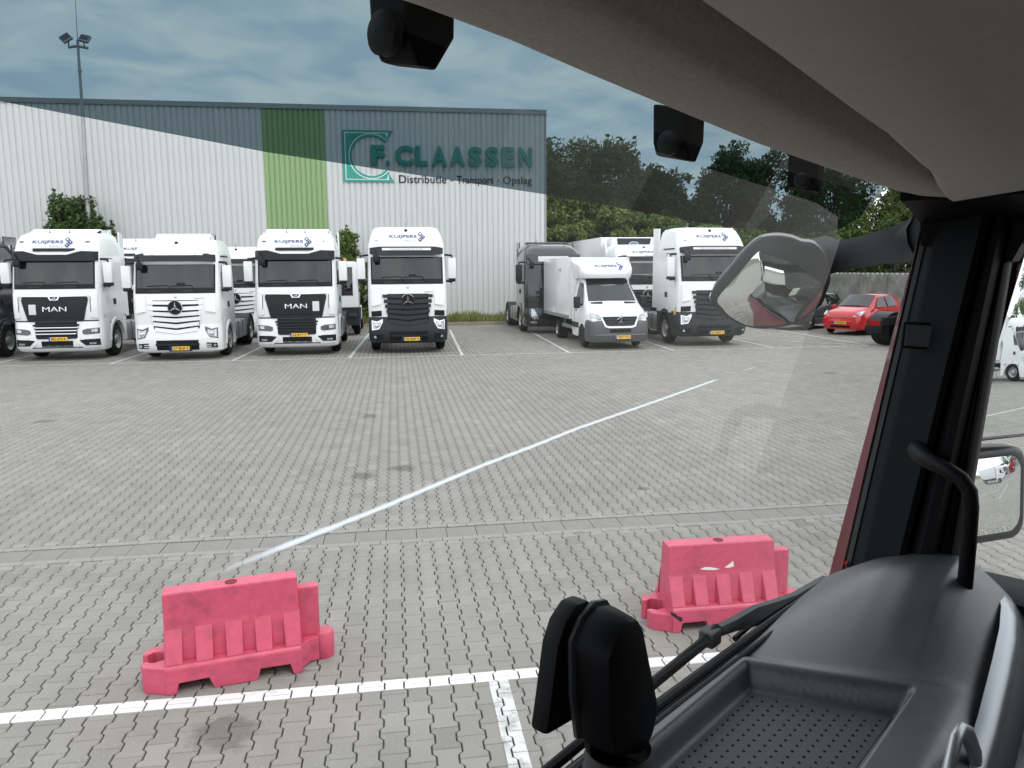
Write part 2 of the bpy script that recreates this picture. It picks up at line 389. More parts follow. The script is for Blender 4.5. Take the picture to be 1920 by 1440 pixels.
def clip(poly, a, b, c):                    # keep a*x+b*y<=c
    out = []
    for i in range(len(poly)):
        p, q = poly[i], poly[(i + 1) % len(poly)]; dp, dq = a * p[0] + b * p[1] - c, a * q[0] + b * q[1] - c
        if dp <= 0: out.append(p)
        if (dp <= 0) != (dq <= 0):
            t = dp / (dp - dq); out.append((p[0] + (q[0] - p[0]) * t, p[1] + (q[1] - p[1]) * t))
    return out
# gutter: a sunken row of concrete tiles between two edge rows
M_TILE = mat('gutter_tile', (0.222, 0.212, 0.194), 0.85, nscale=3, namt=0.14, bump=0.3, bscale=200, dirt=((0.10, 0.097, 0.09), 1.4, 0.55, 0.8), space='Object')
M_EDGE = mat('edge_stone', (0.27, 0.258, 0.242), 0.85, nscale=9, namt=0.12, bump=0.3, bscale=200)
gut = link('gutter', None); gut['kind'] = 'structure'; gut.location = (0, GUT0, 0)
mt = MB().box(-0.147, 0.147, 0.105, 0.395, -0.055, -0.006, ch=0.004); me_t = None
x = -6.9; k = 0
while x < 9.6:
    if me_t is None: o = mt.build('gutter_tile', M_TILE, gut, smooth=0); me_t = o.data
    else: o = link('gutter_tile', me_t, gut)
    o.location = (x, 0, random.gauss(0, 0.001)); x += 0.30
me_e = None; xs = -6.9
while xs < 9.6:
    for yy in (0.0, 0.40):
        if me_e is None: o = MB().box(-0.098, 0.098, 0.008, 0.095, -0.03, 0.0, ch=0.004).build('edge_stone', M_EDGE, gut, smooth=0); me_e = o.data
        else: o = link('edge_stone', me_e, gut)
        o.location = (xs + random.gauss(0, 0.002) + (0.07 if yy else 0), yy, random.gauss(0, 0.001))
    xs += 0.20

# stones cut to fit along the gutter
mb = MB()
for X, Y in cutcells:
    poly = [(X + a, Y + b_) for a, b_ in OUT]
    poly = clip(poly, 0, 1, GUT0 + 0.002) if Y < GUT0 + 0.15 else clip(poly, 0, -1, -(GUT1 - 0.235 * 0 - 0.002))
    if len(poly) >= 3:
        k = len(poly); mb.add([(x, y, -0.001) for x, y in poly] + [(x, y, -0.013) for x, y in poly], [tuple(range(k))] + [(i + k, (i + 1) % k + k, (i + 1) % k, i) for i in range(k)])
o = mb.build('cut_stone', M_EDGE, gut, smooth=0); o['kind'] = 'stuff'; o.location = (0, -GUT0, 0)

# painted markings: on near stones the paint is cut by every joint
def paint_mat(name, col, lo, hi, scale):
    m = bpy.data.materials.new(name); m.use_nodes = True
    n, l = m.node_tree.nodes, m.node_tree.links; b = n['Principled BSDF']; b.inputs['Roughness'].default_value = 0.7
    geo = n.new('ShaderNodeNewGeometry'); nz = n.new('ShaderNodeTexNoise'); nz.inputs['Scale'].default_value = scale; nz.inputs['Detail'].default_value = 8
    nz.inputs['Roughness'].default_value = 0.75; l.new(geo.outputs['Position'], nz.inputs['Vector'])
    r = n.new('ShaderNodeValToRGB'); l.new(nz.outputs['Fac'], r.inputs[0])
    r.color_ramp.elements[0].position = lo; r.color_ramp.elements[0].color = (0.27, 0.26, 0.245, 1)
    r.color_ramp.elements[1].position = hi; r.color_ramp.elements[1].color = (*col, 1)
    l.new(r.outputs[0], b.inputs['Base Color']); return m
M_PAINT = paint_mat('road_paint', (0.70, 0.70, 0.69), 0.28, 0.42, 5.0)
M_PAINTW = paint_mat('worn_paint', (0.62, 0.62, 0.61), 0.36, 0.56, 7.0)
def near_line(name, p0, p1, w, m, label, ragged=0.0):
    p0, p1 = Vector(p0), Vector(p1); d = (p1 - p0); L_ = d.length; d /= L_; nn = Vector((-d.y, d.x)); mb = MB()
    for X, Y in cells:
        q = Vector((X, Y)) - p0; s_, t_ = q.dot(d), q.dot(nn)
        if -0.2 < s_ < L_ + 0.2 and abs(t_) < w / 2 + 0.16:
            jr = random.gauss(0, ragged)
            poly = [(X + a, Y + b_) for a, b_ in OUT * np.array([0.985, 0.985])]
            for (a, b_, c) in ((nn.x, nn.y, nn.dot(p0) + w / 2 + jr), (-nn.x, -nn.y, -nn.dot(p0) + w / 2 - jr), (d.x, d.y, d.dot(p0) + L_), (-d.x, -d.y, -d.dot(p0))):
                poly = clip(poly, a, b_, c)
                if len(poly) < 3: break
            if len(poly) >= 3:
                k = len(poly); mb.add([(x, y, 0.0042) for x, y in poly] + [(x, y, -0.004) for x, y in poly], [tuple(range(k))] + [(i + k, (i + 1) % k + k, (i + 1) % k, i) for i in range(k)])
    o = mb.build(name, m, None, smooth=0); o['kind'] = 'structure'; o['label'] = label; return o
near_line('painted_line', (-3.6, 4.61), (4.5, 4.61), 0.115, M_PAINT, 'white painted line on the paving in front of the red barriers', 0.002)
near_line('painted_line', (0.585, 2.7), (0.585, 4.552), 0.125, M_PAINTW, 'worn white stall line joining the line in front of the red barriers', 0.002)
def far_line(p0, p1, w, m, label):
    p0, p1 = Vector(p0), Vector(p1); d = (p1 - p0).normalized(); nn = Vector((-d.y, d.x)) * w / 2; mb = MB()
    N = max(2, int((p1 - p0).length / 0.7)); pts = []
    for i in range(N + 1):
        c = p0.lerp(p1, i / N) + nn.normalized() * random.gauss(0, 0.004); pts.append([(c.x - nn.x, c.y - nn.y, -0.0075), (c.x + nn.x, c.y + nn.y, -0.0075)])
    o = mb.grid(pts).build('painted_line', m, None, smooth=0); o['kind'] = 'structure'; o['label'] = label
far_line((-26, 23.68), (40, 23.68), 0.10, M_PAINTW, 'thin white line along the front of the truck stalls')
for i, X in enumerate((-15.1, -11.65, -8.2, -4.8, -1.4, 2.03, 5.43, 8.88, 12.35, 15.8)):
    far_line((X, 23.74), (X + 0.35, 34.0), 0.10, M_PAINTW, 'white stall line between the parked trucks')
far_line((15.9, 23.6), (12.4, 27.4), 0.09, M_PAINTW, 'white slanting line in front of the red car')

# sprayed diagonal line with soft, thinning edges: many short flat dashes of paint on the stones
def spray_mat():
    m = bpy.data.materials.new('sprayed_paint'); m.use_nodes = True
    n, l = m.node_tree.nodes, m.node_tree.links; b = n['Principled BSDF']; b.inputs['Base Color'].default_value = (0.66, 0.70, 0.73, 1); b.inputs['Roughness'].default_value = 0.7
    at = n.new('ShaderNodeAttribute'); at.attribute_name = 'cover'
    geo = n.new('ShaderNodeNewGeometry'); nz = n.new('ShaderNodeTexNoise'); nz.inputs['Scale'].default_value = 120; nz.inputs['Detail'].default_value = 3
    l.new(geo.outputs['Position'], nz.inputs['Vector'])
    ad = n.new('ShaderNodeMath'); ad.operation = 'MULTIPLY_ADD'; l.new(nz.outputs['Fac'], ad.inputs[0]); ad.inputs[1].default_value = 0.5; ad.inputs[2].default_value = -0.25
    s2 = n.new('ShaderNodeMath'); s2.operation = 'ADD'; s2.use_clamp = True; l.new(at.outputs['Fac'], s2.inputs[0]); l.new(ad.outputs[0], s2.inputs[1])
    ml = n.new('ShaderNodeMath'); ml.operation = 'MULTIPLY'; l.new(s2.outputs[0], ml.inputs[0])
    gt = n.new('ShaderNodeMapRange'); gt.inputs[1].default_value = 0.0; gt.inputs[2].default_value = 0.25; l.new(at.outputs['Fac'], gt.inputs[0]); l.new(gt.outputs[0], ml.inputs[1])
    l.new(ml.outputs[0], b.inputs['Alpha']); return m
SP = [(-1.70, 6.57), (-1.3, 7.05), (-0.2, 8.35), (1.07, 9.96), (2.0, 11.03), (2.89, 12.1), (5.0, 14.35), (7.62, 17.2)]
def spray(pts, name, label, w=0.062):
    P = []
    for i in range(len(pts) - 1):
        a, b_ = Vector(pts[i]), Vector(pts[i + 1]); k = max(1, int((b_ - a).length / 0.12))
        for j in range(k): P.append(a.lerp(b_, j / k))
    P.append(Vector(pts[-1])); rows = []; cov = []; N = len(P)
    for i, p in enumerate(P):
        d = (P[min(i + 1, N - 1)] - P[max(i - 1, 0)]).normalized(); nn = Vector((-d.y, d.x)); e = min(1, i / 8, (N - 1 - i) / 5)
        ww = w * (1 + 0.12 * math.sin(i * 1.7) + random.gauss(0, 0.06))
        rows.append([(p.x + nn.x * t * ww, p.y + nn.y * t * ww, 0.0066) for t in (-1, -0.55, 0, 0.55, 1)]); cov += [0, 0.55 * e, 0.8 * e + 0.05, 0.55 * e, 0]
    mb = MB().grid(rows); me = bpy.data.meshes.new(name); me.from_pydata(mb.v, [], mb.f); me.update()
    at = me.attributes.new('cover', 'FLOAT', 'POINT'); at.data.foreach_set('value', cov); me.materials.append(spray_mat())
    o = link(name, me); o['kind'] = 'structure'; o['label'] = label
spray(SP, 'sprayed_line', 'long white sprayed line running slantwise across the paving', 0.082)
spray([(8.55, 18.2), (9.6, 19.2)], 'sprayed_line', 'short white sprayed dash beyond the long sprayed line', 0.05)

# kerb, verge and tall grass in front of the warehouse
M_KERB = mat('kerb_stone', (0.30, 0.25, 0.19), 0.85, nscale=3, namt=0.25, bump=0.3, bscale=60)
kerb = link('kerb', None); kerb['kind'] = 'structure'; kerb.location = (0, 36.8, 0); me_k = None
for i in range(-30, 26):
    if me_k is None: o = MB().box(-0.495, 0.495, 0, 0.14, -0.1, 0.14, ch=0.012).build('kerb_stone', M_KERB, kerb, smooth=0); me_k = o.data
    else: o = link('kerb_stone', me_k, kerb)
    o.location = (i * 1.0, random.gauss(0, 0.004), random.gauss(0, 0.004))
g = MB(); rows = []
for i in range(60):
    rows.append([(-32 + i * 1.0, 36.94 + j * 0.9, 0.05 + 0.05 * j + random.uniform(-0.02, 0.04)) for j in range(4)])
verge = g.grid(rows).build('verge', M_SOIL, smooth=30); verge['kind'] = 'structure'
def leaf_mat(name, c0, c1, trans=0.35):
    m = bpy.data.materials.new(name); m.use_nodes = True
    n, l = m.node_tree.nodes, m.node_tree.links; b = n['Principled BSDF']; b.inputs['Roughness'].default_value = 0.55; b.inputs['Specular IOR Level'].default_value = 0.35
    at = n.new('ShaderNodeAttribute'); at.attribute_name = 'tone'
    mx = n.new('ShaderNodeMix'); mx.data_type = 'RGBA'; l.new(at.outputs['Fac'], mx.inputs['Factor']); mx.inputs['A'].default_value = (*c0, 1); mx.inputs['B'].default_value = (*c1, 1)
    l.new(mx.outputs['Result'], b.inputs['Base Color'])
    tr = n.new('ShaderNodeBsdfTranslucent'); l.new(mx.outputs['Result'], tr.inputs[0])
    ms = n.new('ShaderNodeMixShader'); ms.inputs[0].default_value = trans; l.new(b.outputs[0], ms.inputs[1]); l.new(tr.outputs[0], ms.inputs[2])
    l.new(ms.outputs[0], n['Material Output'].inputs[0]); return m
M_GRASS = leaf_mat('tall_grass', (0.10, 0.15, 0.03), (0.34, 0.33, 0.11))
N = 20000
gx = rng.uniform(-26, 9.5, N); gy = 36.98 + rng.beta(1.2, 1.2, N) * 2.3; gh = rng.uniform(0.35, 0.95, N) * (0.75 + 0.35 * np.sin(gx * 1.7) * np.sin(gx * 0.6 + 1)); ga = rng.uniform(0, 6.28, N)
lean = rng.normal(0, 0.18, (N, 2)); wd = rng.uniform(0.008, 0.02, N)
V = np.zeros((N, 4, 3)); dx, dy = np.cos(ga) * wd, np.sin(ga) * wd
V[:, 0] = np.c_[gx - dx, gy - dy, np.full(N, 0.05)]; V[:, 1] = np.c_[gx + dx, gy + dy, np.full(N, 0.05)]
V[:, 2] = np.c_[gx + dx * 1.2 + lean[:, 0] * gh * .4, gy + dy * 1.2 + lean[:, 1] * gh * .4, gh * 0.6]; V[:, 3] = np.c_[gx + lean[:, 0] * gh, gy + lean[:, 1] * gh, gh]
me = fast_mesh('tall_grass', V, [(0, 1, 2), (0, 2, 3)], N, 4, M_GRASS, rng.uniform(0, 1, N))
o = link('tall_grass', me); o['kind'] = 'stuff'; tag(o, 'tall wild grass growing along the foot of the warehouse wall', 'grass')

# ------------------------------------------------------------------ warehouse
M_CLAD = mat('cladding_grey', (0.58, 0.59, 0.585), 0.45, nscale=0.5, namt=0.035, dirt=((0.50, 0.51, 0.50), 0.8, 0.55, 0.8))
M_CLADG = mat('cladding_green', (0.25, 0.37, 0.17), 0.45, nscale=0.5, namt=0.05)
M_TRIM = mat('roof_trim', (0.34, 0.35, 0.35), 0.5)
M_TEAL = mat('sign_teal', (0.03, 0.30, 0.24), 0.45); M_SIGNW = mat('sign_white', (0.75, 0.77, 0.76), 0.5)
M_TEALD = mat('sign_letters_teal', (0.03, 0.26, 0.22), 0.45)
WY, WX1, WH = 39.5, 7.75, 10.42
wh = thing('warehouse', 'long grey corrugated warehouse with a green stripe behind the trucks', 'building', (0, WY, 0))
def clad(nrib, pitch=0.28):
    mb = MB(); prof = []
    for i in range(nrib):
        x = i * pitch
        prof += [(x, 0.0), (x + pitch * 0.10, 0.0), (x + pitch * 0.17, 0.045), (x + pitch * 0.83, 0.045), (x + pitch * 0.90, 0.0)]
    prof.append((nrib * pitch, 0.0))
    rows = [[(x, -y, z) for x, y in prof] for z in (0.0, WH * 0.5, WH)]
    return mb.grid(rows)
me_c = {}
GR0, GR1 = -6.02, -3.10
k = 0
def clad_run(x1, x0, count, m, key):
    global k
    pw = (x1 - x0) / count
    for i in range(count):
        if key not in me_c:
            o = clad(4, pw / 4).build('cladding_panel', m, wh, smooth=0); me_c[key] = o.data
        else: o = link('cladding_panel', me_c[key], wh)
        o.location = (x0 + i * pw, 0.004 * (k % 2), 0); k += 1
clad_run(WX1, GR1, 10, M_CLAD, 'right'); clad_run(GR1, GR0, 3, M_CLADG, 'green'); clad_run(GR0, GR0 - 28 * 1.09, 28, M_CLAD, 'left')
mb = MB().box(-38, WX1 - 0.005, 0.02, 30, 0, WH - 0.1); mb.build('core_wall', M_CLAD, wh, smooth=0)
mb = MB().box(-38, WX1 + 0.06, -0.10, 0.25, WH - 0.12, WH + 0.10); mb.build('roof_trim', M_TRIM, wh, smooth=0)
mb = MB().box(WX1 - 0.005, WX1 + 0.055, -0.07, 0.06, 0, WH - 0.12); mb.build('corner_trim', M_TRIM, wh, smooth=0)
mb = MB().box(-38, WX1, 0.0, 30, WH - 0.1, WH + 0.02); mb.build('roof', M_TRIM, wh, smooth=0)
# sign: a square emblem with a round opening, raised letters, and a line of lettering
sign = thing('warehouse_sign', 'teal emblem with a round opening and raised company lettering on the warehouse wall', 'sign', (0, WY - 0.052, 0))
X0, Zb, S = -2.28, 6.92, 2.45
cx, cz, rr = X0 + 0.555 * S, Zb + 0.50 * S, 0.385 * S
def emblem(inset, r_, y0, y1, m, nm):
    pts = [(X0 + inset, Zb + inset), (X0 + inset, Zb + S - inset), (X0 + S - 2.4 * inset, Zb + S - inset)]
    for k in range(25):
        a = R(42 + k * (318 - 42) / 24); pts.append((cx + r_ * math.cos(a), cz + r_ * math.sin(a)))
    pts.append((X0 + S - 2.4 * inset, Zb + inset))
    return MB().prism(pts, lambda a, b: (a, y0, b), lambda a, b: (a, y1, b)).build(nm, m, sign, smooth=0)
emblem(0.0, rr, 0.0, -0.05, M_TEAL, 'emblem_panel')
emblem(0.105, rr + 0.105, -0.05, -0.054, M_SIGNW, 'emblem_outline'); emblem(0.145, rr + 0.145, -0.054, -0.058, M_TEAL, 'emblem_face')
LX = lambda px: -2.28 + (px - 641) * (7.05 + 2.28) / (997 - 641)
for ch, a, b in (('F', 693, 718), ('.', 719, 727), ('C', 737, 770), ('L', 775, 797), ('A', 805, 834), ('A', 839, 868), ('S', 874, 900), ('S', 907, 931), ('E', 939, 963), ('N', 972, 997)):
    h = 0.95 if ch != '.' else 0.22
    lettering('letter', ch, LX(a), LX(b), 7.72, 7.72 + h, lambda p, q, d: (p, -0.02 - d, q), M_TEALD, sign, bold=0.045, depth=0.10)
for wd_, xa, xb, za, zb in (('Distributie', 0.40, 2.74, 6.88, 7.27), ('-', 2.93, 3.08, 7.01, 7.05), ('Transport', 3.24, 5.10, 6.77, 7.26), ('-', 5.27, 5.42, 7.01, 7.05), ('Opslag', 5.58, 7.06, 6.77, 7.27)):
    lettering('lettering', wd_, xa, xb, za, zb, lambda p, q, d: (p, -0.012 - d, q), M_BLACKLET, sign, bold=0.01)

# lamp mast
M_GALV = mat('galvanised', (0.36, 0.37, 0.38), 0.45, metal=0.5, nscale=3, namt=0.1)
ms = thing('lamp_mast', 'tall galvanised lamp mast with two floodlights in front of the warehouse', 'lamp post', (-13.66, 38.2, 0))
MB().tube([(0, 0, 0), (0.02, 0, 6), (0.14, 0, 9.7)], [0.11, 0.10, 0.085], 12).tube([(0.14, 0, 9.7), (0.19, 0, 12.75)], [0.065, 0.055], 10).build('pole', M_GALV, ms)
MB().tube([(0.18, 0, 11.4), (0.18, 0, 11.5)], 0.085, 10).build('collar', M_GALV, ms)
MB().tube([(-0.20, -0.05, 12.42), (0.18, 0, 12.50), (0.62, -0.08, 12.40)], 0.06, 8).build('cross_arm', M_GALV, ms)
MB().tube([(0.19, 0, 12.75), (0.26, 0, 15.0)], [0.014, 0.006], 6).build('antenna', M_BLACKP, ms)
for (xx, ry, rz) in ((-0.24, -38, 25), (0.52, 14, -12)):
    mrot = Matrix.Translation((xx, -0.1, 12.78)) @ Matrix.Rotation(R(rz), 4, 'Z') @ Matrix.Rotation(R(ry), 4, 'Y') @ Matrix.Rotation(R(-32), 4, 'X')
    fl = MB().box(-0.22, 0.22, -0.06, 0.06, -0.17, 0.19, mrot, ch=0.012).build('floodlight', M_GALV, ms, smooth=0)
    MB().box(-0.19, 0.19, -0.068, -0.061, -0.10, 0.16, mrot).build('lens', M_LAMPD, fl, smooth=0)
    MB().tube([(xx - 0.02 + (0.05 if xx < 0 else -0.02), 0, 12.46), mrot @ Vector((0, 0.03, -0.16))], 0.03, 6).build('bracket', M_GALV, fl)

# retaining wall of concrete panels behind the cars
M_CONC = mat('concrete', (0.30, 0.295, 0.28), 0.9, nscale=1.2, namt=0.3, dirt=((0.12, 0.12, 0.105), 0.9, 0.45, 0.75), bump=0.2, bscale=20, space='Object')
wall = thing('concrete_wall', 'weathered concrete panel wall below the trees behind the cars', 'wall', (24.5, 14, 0))
for i in range(14):
    MB().box(-0.08 - 0.01 * (i % 2), 0.12, i * 2.4 + 0.01, i * 2.4 + 2.39, 0, 2.22, ch=0.015).build('panel', M_CONC, wall, smooth=0)
    mb = MB()
    for k in range(6): mb.lathe([(0.0, -0.1), (0.19, -0.09), (0.19, 0.12), (0.0, 0.13)], (0, i * 2.4 + 0.2 + k * 0.4, 2.13), 'x', 16)
    mb.build('coping', M_CONC, wall, smooth=0)
    MB().box(-0.13, 0.15, i * 2.4 - 0.06, i * 2.4 + 0.06, 0, 2.24).build('post', M_CONC, wall, smooth=0)
# ------------------------------------------------------------------ trees and shrubs
M_BARK = mat('bark', (0.07, 0.055, 0.042), 0.9, nscale=8, namt=0.3)
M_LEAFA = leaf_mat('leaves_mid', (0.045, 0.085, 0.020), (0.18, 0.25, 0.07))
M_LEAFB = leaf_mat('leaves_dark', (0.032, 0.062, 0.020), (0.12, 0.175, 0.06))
M_LEAFC = leaf_mat('leaves_pale', (0.06, 0.105, 0.027), (0.23, 0.29, 0.10))
def leaves(P, size, rs):
    n = len(P); u = rs.normal(size=(n, 3)); u /= np.linalg.norm(u, axis=1)[:, None]
    w = rs.normal(size=(n, 3)); w -= (w * u).sum(1)[:, None] * u; w /= np.linalg.norm(w, axis=1)[:, None]
    s = size * rs.uniform(0.6, 1.3, n)[:, None]
    V = np.zeros((n, 4, 3)); V[:, 0] = P - u * s; V[:, 1] = P + w * s * 0.42; V[:, 2] = P + u * s; V[:, 3] = P - w * s * 0.42
    return V
def tree(name, label, loc, h, rx, leafmat, nclump, per, seed, group=None, low=0.12, lsize=0.16, spires=0, cat='tree'):
    rs = np.random.default_rng(seed); t = thing(name, label, cat, loc, rs.uniform(0, 6.28), group)
    mb = MB(); th = h * 0.62
    trunk = [(0, 0, -0.1)] + [(rs.normal(0, 0.06) * i, rs.normal(0, 0.06) * i, th * i / 4) for i in range(1, 5)]
    mb.tube(trunk, [0.035 * h * (1 - 0.2 * i) * 0.55 + 0.01 for i in range(5)], 8); C_ = []; T = []
    for k in range(nclump):
        zz = low + (0.97 - low) * rs.beta(1.15, 1.2); prof = math.sin(math.pi * min(1, max(0.02, (zz - low * 0.3) / 1.02)) ** 0.85) ** 0.6
        a = rs.uniform(0, 6.28); rad = rx * prof * rs.uniform(0.35, 1.0) ** 0.6
        c = np.array([math.cos(a) * rad, math.sin(a) * rad, zz * h]); C_.append((c, h * rs.uniform(0.045, 0.095)))
        if k % 3 == 0:
            b = trunk[min(4, max(1, int(zz * 4)))]; mb.tube([b, ((b[0] + c[0]) / 2, (b[1] + c[1]) / 2, (b[2] * .6 + c[2] * .4)), tuple(c)], [0.012 * h * 0.55, 0.008 * h * 0.5, 0.02], 5)
    for k in range(spires):
        a = rs.uniform(0, 6.28); rad = rx * 0.75 * rs.uniform(0, 1) ** 0.5; zz = h * rs.uniform(0.86, 1.04)
        for q in range(5): C_.append((np.array([math.cos(a) * rad + rs.normal(0, .04), math.sin(a) * rad + rs.normal(0, .04), zz - q * h * 0.035]), h * (0.012 + 0.006 * q)))
    pts = []; tone = []
    for (c, r_) in C_:
        m_ = max(12, int(per * (r_ / (h * 0.07)) ** 2)); d = rs.normal(size=(m_, 3)); d /= np.linalg.norm(d, axis=1)[:, None]
        p = c + d * r_ * rs.uniform(0.25, 1.08, m_)[:, None] ** 0.7 * np.array([1.15, 1.15, 0.85]); pts.append(p)
        tone.append(np.clip(rs.uniform(0, 0.9, m_) * 0.8 + rs.uniform(0, 0.3), 0, 1))
    P = np.vstack(pts); me = fast_mesh('crown', leaves(P, lsize, rs), [(0, 1, 2, 3)], len(P), 4, leafmat, np.concatenate(tone))
    mb.build('trunk', M_BARK, t); link('crown', me, t); return t
trees = [  # x, y, height, radius, leaf, label
    (8.9, 45.5, 10.1, 2.2, M_LEAFA, 'slim mid green tree at the corner of the warehouse', 3),
    (10.9, 47.5, 10.9, 2.4, M_LEAFC, 'pale green tree with upright tips next to the tree at the warehouse corner', 7),
    (13.6, 47.0, 10.6, 2.4, M_LEAFA, 'tall tree with upright tips above the parked trailer', 7),
    (15.9, 47.8, 9.3, 2.6, M_LEAFB, 'broad dark tree above the white refrigerated truck', 3),
    (18.2, 49.0, 9.3, 2.7, M_LEAFB, 'low round topped tree behind the grey and white tractor', 2),
    (21.6, 48.5, 11.0, 2.2, M_LEAFB, 'taller ragged dark tree rising behind the grey and white tractor', 6),
    (24.6, 49.0, 10.6, 2.9, M_LEAFB, 'dark tree behind the hanging mirror', 4),
    (28.2, 47.0, 10.2, 3.1, M_LEAFA, 'mid green tree above the concrete wall behind the black car', 3),
    (32.2, 44.0, 9.8, 3.2, M_LEAFA, 'full green tree above the concrete wall behind the red car', 3),
    (36.0, 39.0, 10.2, 3.4, M_LEAFB, 'dark tree above the far end of the concrete wall', 3),
]
for i, (x, y, h, rx, lm, lab, sp) in enumerate(trees):
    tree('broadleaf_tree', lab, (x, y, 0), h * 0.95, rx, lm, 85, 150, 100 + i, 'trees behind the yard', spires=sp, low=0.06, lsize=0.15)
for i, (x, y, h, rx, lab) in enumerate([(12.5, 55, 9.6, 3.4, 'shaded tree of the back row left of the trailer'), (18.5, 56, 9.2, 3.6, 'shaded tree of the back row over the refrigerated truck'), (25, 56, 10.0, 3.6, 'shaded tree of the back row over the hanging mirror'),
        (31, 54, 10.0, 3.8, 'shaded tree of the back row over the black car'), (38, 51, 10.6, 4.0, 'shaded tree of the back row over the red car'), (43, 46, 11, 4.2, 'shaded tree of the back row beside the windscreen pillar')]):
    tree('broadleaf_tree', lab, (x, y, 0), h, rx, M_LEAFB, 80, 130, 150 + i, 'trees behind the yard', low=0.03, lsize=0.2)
# lower hedge trees in front of the wood
for i, (x, y, h, rx, lm, lab) in enumerate([
    (9.3, 43.0, 5.8, 1.9, M_LEAFC, 'pale bushy shrub against the warehouse corner'), (12.2, 43.6, 6.4, 2.1, M_LEAFC, 'pale leafy bush behind the parked trailer'),
    (15.2, 44.2, 5.9, 2.2, M_LEAFA, 'mid green bush behind the white refrigerated truck'), (18.3, 44.5, 5.4, 2.2, M_LEAFC, 'yellowish bush behind the grey and white tractor'),
    (21.5, 45.0, 5.2, 2.3, M_LEAFA, 'green bush behind the hanging mirror'), (25.8, 44.5, 5.2, 2.3, M_LEAFA, 'low bush above the concrete wall beside the black car'),
    (27.6, 39.0, 5.0, 2.2, M_LEAFB, 'low dark bush above the concrete wall behind the red car'), (28.4, 33.5, 5.4, 2.4, M_LEAFB, 'low dark bush above the concrete wall near the windscreen pillar')]):
    tree('shrub', lab, (x, y, 0), h, rx, lm, 60, 190, 300 + i, 'bushes in front of the trees', low=0.06, lsize=0.14, cat='shrub')
tree('young_tree', 'young leafy tree beside the lamp mast with two pointed tops', (-14.75, 38.35, 0), 6.1, 0.62, M_LEAFB, 34, 170, 501, low=0.10, lsize=0.11, spires=4)
tree('young_tree', 'second young leafy tree touching the lamp mast', (-13.95, 38.5, 0), 6.15, 0.60, M_LEAFB, 34, 170, 502, low=0.10, lsize=0.11, spires=3)
tree('shrub', 'small green shrub on the far side of the lamp mast', (-13.15, 38.7, 0), 4.9, 0.42, M_LEAFB, 18, 130, 503, low=0.10, lsize=0.10, spires=1, cat='shrub')
tree('young_tree', 'young leafy tree behind the white tractor with the dark grille', (-2.15, 38.2, 0), 4.75, 0.55, M_LEAFA, 32, 170, 504, low=0.06, lsize=0.10, spires=3)
tree('shrub', 'overgrown shrub between the parked tractors at the warehouse foot', (-1.3, 38.0, 0), 3.0, 0.55, M_LEAFA, 22, 170, 505, low=0.04, lsize=0.10, cat='shrub')
